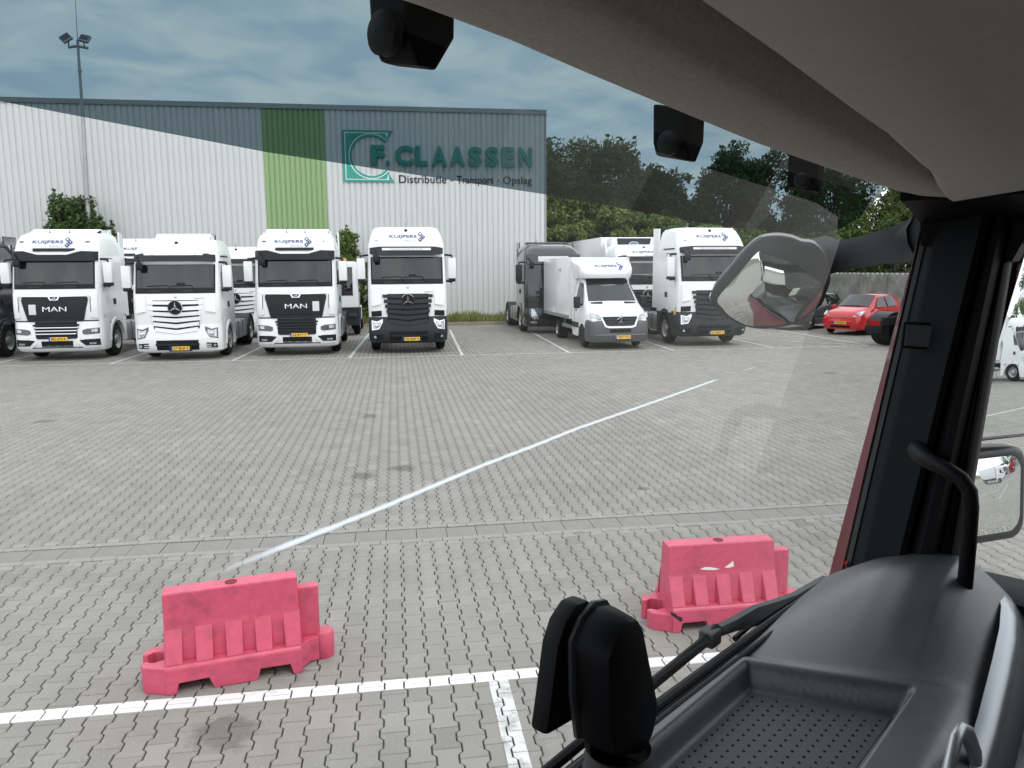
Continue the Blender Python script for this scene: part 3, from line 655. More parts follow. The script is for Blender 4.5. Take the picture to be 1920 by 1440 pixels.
# ------------------------------------------------------------------ trucks
def interp(levels, z):
    if z <= levels[0][0]: return levels[0][1:]
    for a, b in zip(levels, levels[1:]):
        if z <= b[0]:
            t = (z - a[0]) / (b[0] - a[0]); return tuple(p + (q - p) * t for p, q in zip(a[1:], b[1:]))
    return levels[-1][1:]
class Cab:
    """a body lofted from horizontal slices (z, front y, half width, corner radius, back y), front towards -y"""
    def __init__(s, levels, bow=0.07): s.L = levels; s.bow = bow
    def fy(s, x, z):
        f, w, rc, yb = interp(s.L, z); ax = min(abs(x), w)
        y = f + s.bow * (ax / 1.25) ** 2
        if ax > w - rc: y += rc * (1 - math.sqrt(max(0.0, 1 - ((ax - (w - rc)) / rc) ** 2)))
        return y
    def wx(s, z): return interp(s.L, z)[1]
    def loft(s, zs):
        rows = []
        for z in zs:
            f, w, rc, yb = interp(s.L, z); pts = [(-w, yb, z), (-w, (yb + f + rc) / 2, z)]
            arc = [w - rc + rc * math.sin(R(a)) for a in (88, 75, 60, 45, 30, 15, 0)]
            xs = [-a for a in arc] + [(-1 + 2 * i / 8) * (w - rc) for i in range(1, 8)] + arc[::-1]
            pts += [(x, s.fy(x, z), z) for x in xs]; pts += [(w, (yb + f + rc) / 2, z), (w, yb, z)]; rows.append(pts)
        return rows
    def body(s, name, m, parent, zs):
        rows = s.loft(zs); mb = MB().grid(rows); n = len(rows[0])
        mb.f.append(tuple(range(n))); b = (len(rows) - 1) * n; mb.f.append(tuple(b + i for i in range(n)))
        for i in range(len(rows) - 1): mb.f.append((i * n, (i + 1) * n, (i + 1) * n + n - 1, i * n + n - 1))
        return mb.build(name, m, parent, smooth=40)
    def strip(s, name, m, parent, top, bot, off=0.004, th=0.012, step=0.07, smooth=40):
        """panel on the front; top and bot are lists of (x, z); off = lift from the surface, th = thickness"""
        x0, x1 = max(top[0][0], bot[0][0]), min(top[-1][0], bot[-1][0])
        nx = max(1, int(math.ceil((x1 - x0) / step))); xs = sorted(set([x0 + (x1 - x0) * i / nx for i in range(nx + 1)] + [p[0] for p in top + bot if x0 < p[0] < x1]))
        g_ = lambda pl, x: float(np.interp(x, [p[0] for p in pl], [p[1] for p in pl]))
        h = max(abs(g_(top, x) - g_(bot, x)) for x in xs); nz = max(1, int(math.ceil(h / 0.14))); outer, inner = [], []
        for x in xs:
            a, b = g_(bot, x), g_(top, x); zz = [a + (b - a) * j / nz for j in range(nz + 1)]
            outer.append([(x, s.fy(x, z) - off - th, z) for z in zz]); inner.append([(x, s.fy(x, z) - off + 0.02, z) for z in zz])
        mb = MB().grid(outer); A, B = len(xs), nz + 1; base = A * B; mb.v += [p for r_ in inner for p in r_]
        ring = [(i, 0) for i in range(A)] + [(A - 1, j) for j in range(1, B)] + [(i, B - 1) for i in range(A - 2, -1, -1)] + [(0, j) for j in range(B - 2, 0, -1)]
        idx = [i * B + j for i, j in ring]
        for k in range(len(idx)): p, q = idx[k], idx[(k + 1) % len(idx)]; mb.f.append((p, q, q + base, p + base))
        return mb.build(name, m, parent, smooth=smooth)
    def side(s, name, m, parent, sgn, poly, off=0.004, th=0.01):
        """panel on the side; poly is a list of (y, z)"""
        return MB().prism(poly, lambda y, z: (sgn * (s.wx(z) + off + th), y, z), lambda y, z: (sgn * (s.wx(z) - 0.01), y, z)).build(name, m, parent, smooth=0)
def mirrored(pl): return [(-x, z) for x, z in reversed(pl)]

WHEELS = {}
def wheel(parent, x, y, r, w, sgn, rim=M_RIM, name='wheel', hubbed=True):
    key = (r, w, rim.name, hubbed)
    if key not in WHEELS:
        k = r / 0.52
        ty = MB().lathe([(0.30 * k, 0), (0.44 * k, 0.008), (0.50 * k, 0.03), (r, 0.07 * k), (r, w - 0.07 * k), (0.50 * k, w - 0.03), (0.30 * k, w)], (0, 0, 0), 'x', 32, -1)
        rm = MB().lathe([(0.31 * k, 0.004), (0.30 * k, 0.016), (0.275 * k, 0.05), (0.20 * k, 0.11 if hubbed else 0.06), (0.15 * k, 0.10 if hubbed else 0.05), (0.13 * k, 0.02), (0.10 * k, 0.0), (0.0001, -0.005)], (0, 0, 0), 'x', 24, -1)
        if hubbed:
            for j in range(10):
                a = 2 * math.pi * j / 10; rm.tube([(-0.10, 0.175 * k * math.cos(a), 0.175 * k * math.sin(a)), (-0.06, 0.175 * k * math.cos(a), 0.175 * k * math.sin(a))], 0.016 * k, 6)
        o1 = ty.build('wheel', M_TYRE); o2 = rm.build('rim', rim); WHEELS[key] = (o1.data, o2.data); bpy.data.objects.remove(o1); bpy.data.objects.remove(o2)
    a, b = WHEELS[key]; o = link(name, a, parent); o.location = (x, y, r); o.rotation_euler = (0, 0, 0 if sgn > 0 else math.pi); q = link('rim', b, o); return o
def plate(cab, parent, x, z, text, w=0.52, h=0.11, off=0.05, holder=True):
    y = cab.fy(x, z) - off
    pl = MB().box(x - w / 2, x + w / 2, y - 0.012, y, z - h / 2, z + h / 2).build('number_plate', M_YELLOW, parent, smooth=0)
    MB().box(x - w / 2, x - w / 2 + 0.045, y - 0.0145, y - 0.0115, z - h / 2, z + h / 2).build('plate_band', M_BLUE, pl, smooth=0)
    lettering('lettering', text, x - w / 2 + 0.075, x + w / 2 - 0.03, z - h * 0.33, z + h * 0.33, lambda a, b, d: (a, y - 0.0145, b), M_BLACKLET, pl, bold=0.02)
    if holder: MB().box(x - w * 0.62, x + w * 0.62, y + 0.001, y + 0.05, z - h * 0.8, z + h * 0.75, ch=0.006).build('plate_holder', M_BLACKP, parent, smooth=0)
def star(parent, x, y, z, r, disc=True):
    st = MB().lathe([(r * 0.88, 0), (r * 0.94, 0.02), (r, 0.0), (r * 0.94, -0.015), (r * 0.88, 0)], (x, y, z), 'y', 32, -1)
    for k in range(3):
        a = R(90 + 120 * k); d = (math.cos(a), math.sin(a)); n = (-d[1], d[0]); b_ = r * 0.13
        pts = [(d[0] * r * 0.92, d[1] * r * 0.92), (n[0] * b_, n[1] * b_), (-d[0] * b_ * 0.4, -d[1] * b_ * 0.4), (-n[0] * b_, -n[1] * b_)]
        st.prism(pts, lambda p, q: (x + p, y - 0.016, z + q), lambda p, q: (x + p, y + 0.004, z + q))
    s_ = st.build('star_emblem', M_CHROME, parent, smooth=30)
    if disc: MB().lathe([(0.001, 0.0), (r * 0.9, 0.0), (r * 0.9, -0.02)], (x, y + 0.006, z), 'y', 28, -1).build('emblem_disc', M_GRILLE, s_)
def rental_sign(fn, parent, x0, z0, w):
    """KUIJPERS RENTAL.NL with three diamonds; w = width of the whole mark"""
    k = w / 1.28
    lg = lettering('company_lettering', 'KUIJPERS', x0, x0 + 0.86 * k, z0, z0 + 0.115 * k, fn, M_NAVY, parent, bold=0.012)
    lettering('small_lettering', 'RENTAL.NL', x0 + 0.47 * k, x0 + 0.86 * k, z0 - 0.095 * k, z0 - 0.035 * k, fn, M_GREYLET, parent)
    for (dx, dz) in ((0.0, 0.088), (0.088, 0.0), (0.0, -0.088)):
        cx_, cz_ = x0 + 0.965 * k + dx * k, z0 + 0.055 * k + dz * k; r_ = 0.074 * k
        dm = MB().grid([[fn(cx_ + r_ * (u + v - 1), cz_ + r_ * (v - u), 0) for v in (0, .33, .67, 1)] for u in (0, .33, .67, 1)]).build('diamond_mark', M_NAVY, parent, smooth=0)
        q = r_ * 0.45
        if dx: shp = [(-.2, -.9), (.3, -.9), (.7, .9), (-.8, .9), (-.8, .5), (.1, .5)]
        elif dz > 0: shp = [(-.8, -.8), (.8, -.8), (.8, .8), (-.8, .8)]
        else: shp = [(math.cos(R(90 + 36 * i)) * (1.0 if i % 2 == 0 else .45), math.sin(R(90 + 36 * i)) * (1.0 if i % 2 == 0 else .45)) for i in range(10)]
        MB().add([fn(cx_ + a * q, cz_ + b * q, 0.003) for a, b in shp], [tuple(range(len(shp)))]).build('white_glyph', M_WHITEP, dm, smooth=0)

def mirror_pair(cab, t, z0, z1, mcol, yoff=0.12, w=0.26, kerbmirror=True, sides=(-1, 1)):
    for s in sides:
        x = s * (cab.wx((z0 + z1) / 2) + 0.21); y = cab.fy(cab.wx(2.5) * 0.98, 2.5) - 0.02 + yoff
        mh = MB().box(x - w / 2, x + w / 2, y - 0.09, y + 0.10, z0, z1, ch=0.045).build('side_mirror', mcol, t, smooth=40)
        MB().box(x - w / 2 + 0.02, x + w / 2 - 0.02, y - 0.06, y + 0.10, z0 - 0.10, z0 + 0.02, ch=0.03).build('mirror_foot', M_BLACKP, mh, smooth=40)
        MB().box(x - w / 2 + 0.03, x + w / 2 - 0.03, y + 0.101, y + 0.106, z0 + 0.05, z1 - 0.05).build('mirror_glass', M_GLASSD, mh, smooth=0)
        bx = s * (cab.wx(z1) - 0.03); by = y + 0.10
        MB().tube([(bx, by, z1 + 0.10), (x, y + 0.02, z1 + 0.07), (x, y, z1 - 0.04)], 0.035, 8).build('mirror_arm', M_BLACKP, mh)
        MB().tube([(bx, by, z0 - 0.06), (x, y + 0.02, z0 - 0.10), (x, y, z0 - 0.04)], 0.04, 8).build('mirror_arm', M_BLACKP, mh)
    if kerbmirror:
        x, z = -cab.wx(3.0) + 0.16, kerbmirror; y = cab.fy(x, z)
        MB().tube([(x - 0.05, y + 0.05, z + 0.09), (x, y - 0.16, z + 0.05), (x + 0.09, y - 0.24, z - 0.10)], [0.05, 0.055, 0.05], 8).build('front_mirror_arm', M_BLACKP, t)
        MB().box(x + 0.0, x + 0.20, y - 0.31, y - 0.19, z - 0.30, z - 0.08, ch=0.05).build('front_mirror', M_BLACKP, t, smooth=40)
def wipers(cab, t, zb, xs=((-0.05, -0.62), (0.62, 0.05))):
    for x0, x1 in xs:
        yb = cab.fy(x0, zb) - 0.03
        MB().tube([(x0, yb, zb), (x0 - 0.16, cab.fy(x0 - 0.16, zb + 0.19) - 0.035, zb + 0.19)], 0.013, 6).tube([(x0 - 0.16, cab.fy(x0 - .16, zb + 0.19) - 0.035, zb + 0.19), (x0 - 0.75, cab.fy(x0 - .75, zb + 0.17) - 0.03, zb + 0.17)], 0.013, 6).build('wiper', M_BLACKP, t)
def chassis(t, cabback, y_front=1.42, y_rear=5.1, tank='alu', length=6.0, w=1.24, rim=M_RIM, fifth=True):
    for s in (-1, 1): MB().box(s * 0.42 - 0.04, s * 0.42 + 0.04, 0.9, length, 0.72, 0.98).build('frame_rail', M_BLACKP, t, smooth=0)
    for s in (-1, 1):
        wheel(t, s * w * 0.985, y_front, 0.52, 0.32, s, rim); wheel(t, s * w * 0.985, y_rear, 0.52, 0.60, s, rim, name='rear_wheel')
        tk_ = MB().box(min(s * 0.62, s * (w - 0.03)), max(s * 0.62, s * (w - 0.03)), cabback + 0.02, y_rear - 0.72, 0.38, 0.98, ch=0.06).build('fuel_tank', M_ALU, t, smooth=40)
        for q in (0.25, 0.6, 0.88):
            yy = cabback + (y_rear - 0.72 - cabback) * q; MB().box(min(s * 0.61, s * (w - 0.018)), max(s * 0.61, s * (w - 0.018)), yy - 0.03, yy + 0.03, 0.37, 0.99, ch=0.03).build('tank_strap', M_BLACKP, tk_, smooth=0)
        arc = [(y_rear + 0.66 * math.cos(R(a)), 0.52 + 0.60 * math.sin(R(a))) for a in range(-10, 191, 12)]
        mb = MB(); inn = [(y_rear + 0.62 * math.cos(R(a)), 0.52 + 0.56 * math.sin(R(a))) for a in range(190, -11, -12)]
        mb.prism(arc + inn, lambda y, z: (s * (w - 0.02), y, z), lambda y, z: (s * (w - 0.62), y, z)).build('mudguard', M_BLACKP, t, smooth=30)
    MB().box(-0.9, 0.9, y_rear - 0.08, y_rear + 0.08, 0.44, 0.60).build('rear_axle', M_BLACKP, t, smooth=0)
    MB().box(-1.0, 1.0, y_front - 0.08, y_front + 0.08, 0.40, 0.55).build('front_axle', M_BLACKP, t, smooth=0)
    if fifth: MB().lathe([(0.001, 0.1), (0.42, 0.1), (0.46, 0.04), (0.46, 0.0), (0.001, 0.0)], (0, y_rear - 0.2, 1.02), 'z', 24).box(-0.5, 0.5, y_rear - 0.5, y_rear + 0.2, 0.98, 1.02).build('fifth_wheel', M_BLACKP, t, smooth=30)
    for s in (-1, 1): MB().box(min(s * 0.5, s * 0.95), max(s * 0.5, s * 0.95), length - 0.05, length, 0.7, 0.86).build('tail_light', M_LAMPRED, t, smooth=0)
def cab_sides(cab, t, back, zbelt, ztop, wincol, door=True, lowcol=None, y_front=1.42, dark=False):
    for s in (-1, 1):
        wy0 = cab.fy(cab.wx(zbelt), zbelt) + 0.16
        cab.side('side_window', M_GLASSD, t, s, [(wy0 + 0.02, zbelt - 0.02), (wy0 + 0.80, zbelt + 0.06), (wy0 + 0.80, ztop - 0.06), (wy0 + 0.74, ztop), (wy0 + 0.22, ztop), (wy0 + 0.05, zbelt + 0.25)])
        if door:
            for (ya, za, yb_, zb_) in ((wy0 + 0.95, 1.2, wy0 + 0.95, ztop + 0.12), (wy0 + 0.02, ztop + 0.12, wy0 + 0.95, ztop + 0.12), (wy0 - 0.12, 1.25, wy0 - 0.06, zbelt)):
                d_ = 0.012; v_ = abs(zb_ - za) > abs(yb_ - ya)
                pl = [(ya - d_, za), (ya + d_, za), (yb_ + d_, zb_), (yb_ - d_, zb_)] if v_ else [(ya, za - d_), (yb_, zb_ - d_), (yb_, zb_ + d_), (ya, za + d_)]
                cab.side('door_seam', M_GRILLE, t, s, pl, off=0.001, th=0.002)
            hy = wy0 + 0.70; MB().box(min(s * cab.wx(1.75), s * (cab.wx(1.75) + 0.03)), max(s * cab.wx(1.75), s * (cab.wx(1.75) + 0.03)), hy, hy + 0.18, 1.62, 1.80, ch=0.008).build('door_handle', M_BLACKP, t, smooth=0)
        # wheel arch edge
        yc = y_front; ro, ri = 0.70, 0.60
        arc = [(yc + ro * math.cos(R(a)), 0.52 + ro * math.sin(R(a))) for a in range(0, 181, 12)] + [(yc + ri * math.cos(R(a)), 0.52 + ri * math.sin(R(a))) for a in range(180, -1, -12)]
        MB().prism(arc, lambda y, z: (s * 1.262, y, z), lambda y, z: (s * 0.85, y, z)).build('wheel_arch', lowcol or M_WHITE, t, smooth=30)
        # steps behind the wheel
        MB().box(min(s * 0.8, s * 1.235), max(s * 0.8, s * 1.235), yc + 0.60, back, 0.42, 1.16, ch=0.03).build('step_panel', lowcol or M_WHITE, t, smooth=0)

def star_truck(label, loc, rz=0, low=M_WHITE, body=M_WHITE, plate_text='', sign=True, roof='high', visor='dark', group='parked white tractor units', chass=True, name='tractor_unit', slats=None, spoiler=False, fairing=False, mirror_col=None, cat='truck', wide=True, inband=True):
    """tractor with a three-pointed star on a slatted grille"""
    t = thing(name, label, cat, loc, rz, group); dark = low is not M_WHITE; SL = slats or (M_DKGREY if dark else body)
    top = 4.00 if roof == 'high' else 3.70
    b_ = 2.28
    if roof == 'high':
        lv = [(1.10, 0.02, 1.235, 0.22, b_), (1.55, 0.0, 1.245, 0.22, b_), (2.18, 0.07, 1.24, 0.20, b_), (3.06, 0.26, 1.215, 0.20, b_), (3.38, 0.30, 1.20, 0.24, b_), (3.62, 0.42, 1.15, 0.28, b_), (3.86, 0.60, 1.07, 0.30, b_), (3.97, 0.80, 1.0, 0.32, b_ - 0.1), (4.00, 1.15, 0.9, 0.4, b_ - 0.3)]
    else:
        lv = [(1.10, 0.02, 1.235, 0.22, b_), (1.55, 0.0, 1.245, 0.22, b_), (2.10, 0.07, 1.24, 0.20, b_), (2.90, 0.26, 1.215, 0.20, b_), (3.20, 0.30, 1.20, 0.24, b_), (3.45, 0.44, 1.15, 0.28, b_), (3.60, 0.62, 1.07, 0.32, b_), (3.68, 0.90, 1.0, 0.36, b_ - 0.1), (3.70, 1.2, 0.88, 0.4, b_ - 0.3)]
    k = 0.0 if roof == 'high' else -0.10
    cab = Cab(lv); zs = sorted(set([z for z, *_ in lv] + [1.3, 1.8, 2.4, 2.7, 3.45, 3.75 if roof == 'high' else 3.52]))
    zs = [z for z in zs if z <= top]; cb = cab.body('cab', body, t, zs)
    lo = Cab([(0.32, 0.10, 1.16, 0.30, 0.82), (0.38, 0.02, 1.235, 0.28, 0.82), (0.62, -0.05, 1.25, 0.26, 0.80), (0.95, -0.02, 1.25, 0.26, 0.78), (1.16, 0.01, 1.24, 0.24, 0.76)])
    lo.body('bumper', low, t, [0.32, 0.38, 0.5, 0.62, 0.8, 0.95, 1.16])
    # windscreen with dark rim and cowl
    zw0, zw1 = 2.18 + k, 3.05 + k
    cab.strip('windscreen_rim', M_GRILLE, t, [(-1.13, zw1 - 0.02), (1.13, zw1 - 0.02)], [(-1.16, zw0), (1.16, zw0)], 0.002, 0.006)
    cab.strip('windscreen', M_GLASSD, t, [(-1.08, zw1 - 0.04), (1.08, zw1 - 0.04)], [(-1.11, zw0 + 0.16), (1.11, zw0 + 0.16)], 0.009, 0.003)
    for sx in (-0.55, 0.35): cab.strip('cowl_vent', M_DKGREY, t, [(sx - 0.16, zw0 + 0.09), (sx + 0.16, zw0 + 0.09)], [(sx - 0.16, zw0 + 0.05), (sx + 0.16, zw0 + 0.05)], 0.008, 0.012)
    wipers(cab, t, zw0 + 0.05)
    MB().box(0.05, 0.28, cab.fy(0.15, zw0 + 0.25) - 0.018, cab.fy(0.15, zw0 + 0.25) + 0.005, zw0 + 0.17, zw0 + 0.31, ch=0.005).build('toll_box', M_BLACKP, t, smooth=0)
    # sun visor
    vz0, vz1 = zw1 + 0.015, zw1 + 0.30
    vs_ = Cab([(vz0 - 0.3, cab.fy(0, vz0) - 0.22, 1.19, 0.30, 0.8), (vz1 + 0.3, cab.fy(0, vz1) - 0.14, 1.19, 0.30, 0.8)])
    if visor == 'banded':
        vs_.strip('sun_visor', M_DKGREY, t, [(-1.17, vz1 - 0.04), (-0.85, vz1), (0.85, vz1), (1.17, vz1 - 0.04)], [(-1.15, vz0 + 0.06), (-0.8, vz0), (0.8, vz0), (1.15, vz0 + 0.06)], 0.0, 0.02)
        bd = vs_.strip('visor_band', body, t, [(-0.84, vz1 - 0.045), (0.84, vz1 - 0.045)], [(-0.76, vz1 - 0.115), (0.76, vz1 - 0.115)], 0.021, 0.006)
        lettering('lettering', 'GIGASPACE' if inband else 'BIGSPACE', -0.5, 0.5, vz1 - 0.10, vz1 - 0.06, lambda a, b, d: (a, vs_.fy(a, b) - 0.029, b), M_GREYLET, bd)
    else:
        vs_.strip('sun_visor', M_DKGREY, t, [(-1.17, vz1 - 0.04), (-0.85, vz1), (-0.83, vz1 - 0.05), (0.83, vz1 - 0.05), (0.85, vz1), (1.17, vz1 - 0.04)], [(-1.15, vz0 + 0.04), (-0.8, vz0 + 0.05), (0.8, vz0 + 0.05), (1.15, vz0 + 0.04)], 0.0, 0.02)
    for s in (-1, 1): MB().tube([(s * 0.6, cab.fy(0.6, vz1) + 0.02, vz1 - 0.06), (s * 0.6, vs_.fy(0.6, vz1 - 0.06), vz1 - 0.06)], 0.02, 6).build('visor_stay', M_BLACKP, t)
    # grille
    gz1, gz0 = 1.88, 0.92
    cab_all = Cab([(0.5, -0.045, 1.25, 0.26, 1), (1.1, 0.0, 1.245, 0.24, 1), (1.55, 0.0, 1.245, 0.22, 1), (2.2, 0.07, 1.24, 0.2, 1)])
    hw = lambda z: 0.84 - 0.22 * (1.88 - z) / 0.96
    cab_all.strip('grille', M_GRILLE, t, [(-hw(gz1), gz1), (hw(gz1), gz1)], [(-hw(gz0 + 0.12), gz0 + 0.12), (0, gz0), (hw(gz0 + 0.12), gz0 + 0.12)], 0.001, 0.004)
    for i in range(6):
        zt = 1.865 - i * 0.155; hh = 0.112 if i else 0.10; dip = 0.012 + 0.016 * i; w_ = hw(zt - 0.05) - 0.01
        cab_all.strip('grille_slat', SL, t, [(-w_, zt), (0, zt - dip), (w_, zt)], [(-w_ + 0.03, zt - hh), (0, zt - hh - dip), (w_ - 0.03, zt - hh)], 0.006, 0.03)
    for sx in (-1, 1):
        pl_t = [(0.86, 2.14 + k), (1.10, 2.12 + k)]; pl_b = [(0.80, 1.50), (1.16, 1.46)]
        tt, bb = ([(0.84, 2.12 + k), (1.13, 2.08 + k)], [(0.84, 1.56), (1.13, 1.50)])
        if sx < 0: tt, bb = mirrored(tt), mirrored(bb)
        cab.strip('corner_deflector', body, t, tt, bb, 0.012, 0.035)
        # headlights
        tt, bb = [(0.80, 1.10), (0.98, 1.02), (1.15, 1.06)], [(0.80, 1.00), (0.92, 0.78), (1.15, 0.74)]
        t2, b2 = [(0.86, 1.02), (0.98, 0.975), (1.12, 1.02)], [(0.86, 0.93), (0.94, 0.81), (1.12, 0.78)]
        t3, b3 = [(0.83, 1.36), (1.15, 1.34)], [(0.83, 1.19), (1.15, 1.17)]
        t4, b4 = [(0.78, 0.62), (1.14, 0.60)], [(0.82, 0.46), (1.12, 0.45)]
        if sx < 0: tt, bb, t2, b2, t3, b3, t4, b4 = map(mirrored, (tt, bb, t2, b2, t3, b3, t4, b4))
        hl = lo.strip('headlight', M_CHROME if dark else M_LAMPD, t, tt, bb, 0.002, 0.012); lo.strip('lens', M_LAMP, hl, t2, b2, 0.014, 0.014)
        hx = sx * 0.99; MB().lathe([(0.001, 0.02), (0.055, 0.015), (0.065, 0.0), (0.065, -0.03)], (hx, lo.fy(hx, 0.87) - 0.03, 0.88), 'y', 16, -1).build('bulb', M_CHROME, hl)
        if dark: cab_all.strip('air_duct', M_GRILLE, t, t3, b3, 0.003, 0.004)
        fg_ = lo.strip('fog_recess', M_GRILLE, t, t4, b4, 0.002, 0.004)
        MB().lathe([(0.001, 0.012), (0.045, 0.01), (0.05, -0.02)], (sx * 1.05, lo.fy(1.05, 0.53) - 0.008, 0.53), 'y', 14, -1).build('fog_lamp', M_LAMP, fg_)
        for q in (0.50, 0.56): lo.strip('fog_blade', low, fg_, mirrored([(0.80, q + 0.012), (0.96, q + 0.012)]) if sx < 0 else [(0.80, q + 0.012), (0.96, q + 0.012)], mirrored([(0.80, q - 0.012), (0.96, q - 0.012)]) if sx < 0 else [(0.80, q - 0.012), (0.96, q - 0.012)], 0.006, 0.01)
    lo.strip('lower_intake', M_GRILLE, t, [(-0.60, 0.70), (0.60, 0.70)], [(-0.70, 0.40), (0.70, 0.40)], 0.002, 0.005)
    lo.strip('intake_bar', M_DKGREY, t, [(-0.62, 0.60), (0.62, 0.60)], [(-0.66, 0.545), (0.66, 0.545)], 0.007, 0.012)
    if plate_text: plate(lo, t, 0.08, 0.46, plate_text, off=0.07)
    star(t, 0, cab_all.fy(0, 1.66) - 0.06, 1.66, 0.215)
    MB().lathe([(0.001, 0.012), (0.035, 0.01), (0.04, 0.0)], (0, cab.fy(0, 2.08 + k) - 0.003, 2.08 + k), 'y', 12, -1).build('badge', M_CHROME, t)
    cab.strip('model_badge', M_STEEL, t, [(0.52, 1.945), (0.80, 1.945)], [(0.52, 1.92), (0.80, 1.92)], 0.001, 0.004)
    mirror_pair(cab, t, 2.34 + k, 3.0 + k, mirror_col or body, kerbmirror=3.16 + k)
    cab_sides(cab, t, b_, 2.22 + k, 3.0 + k, None, lowcol=low if dark else body)
    for s in (-1, 1): cab.side('roof_gutter', M_DKGREY, t, s, [(cab.fy(1.2, vz1) + 0.1, vz1 - 0.10), (1.75, vz1 - 0.10), (1.75, vz1 - 0.05), (cab.fy(1.2, vz1) + 0.1, vz1 - 0.05)], 0.002, 0.008)
    # roof fittings
    zr = top - 0.30
    MB().lathe([(0.0, 0.03), (0.045, 0.025), (0.06, -0.02)], (0.0, cab.fy(0, zr + 0.16) - 0.0, zr + 0.16), 'y', 12, -1).tube([(0, cab.fy(0, zr + .16) - 0.03, zr + 0.17), (0.0, cab.fy(0, zr + .16) + 0.05, zr + 0.42)], 0.006, 5).build('roof_antenna', M_BLACKP, t)
    for s in (-1, 1): cab.strip('marker_lamp', M_LAMP, t, [(s * 0.93 - 0.05, zr - 0.13), (s * 0.93 + 0.05, zr - 0.13)], [(s * 0.93 - 0.05, zr - 0.17), (s * 0.93 + 0.05, zr - 0.17)], 0.001, 0.012)
    if sign: rental_sign(lambda a, b, d: (a, cab.fy(a, b) - 0.022 - d, b), t, -0.52, zr - 0.09, 1.28)
    if spoiler:
        MB().grid([[(-0.80, 1.25, top - 0.03), (-0.80, 1.55, top + 0.18), (-0.85, 2.2, top + 0.20)], [(0.80, 1.25, top - 0.03), (0.80, 1.55, top + 0.18), (0.85, 2.2, top + 0.20)]]).box(-0.80, 0.80, 2.0, 2.2, top - 0.1, top + 0.19).box(-0.80, -0.78, 1.5, 2.2, top - .1, top + .17).box(0.78, 0.80, 1.5, 2.2, top - .1, top + .17).build('roof_spoiler', body, t, smooth=0)
    if fairing:
        for s in (-1, 1): MB().prism([(b_ - 0.05, 1.2), (b_ + 0.55, 1.2), (b_ + 0.55, top + 0.05), (b_ - 0.05, top + 0.02)], lambda y, z: (s * 1.22, y, z), lambda y, z: (s * 1.17, y, z)).build('side_fairing', body, t, smooth=0)
    if roof == 'low':
        for ch in t.children: ch.location.z -= 0.10
    if chass: chassis(t, b_ + 0.05)
    return t

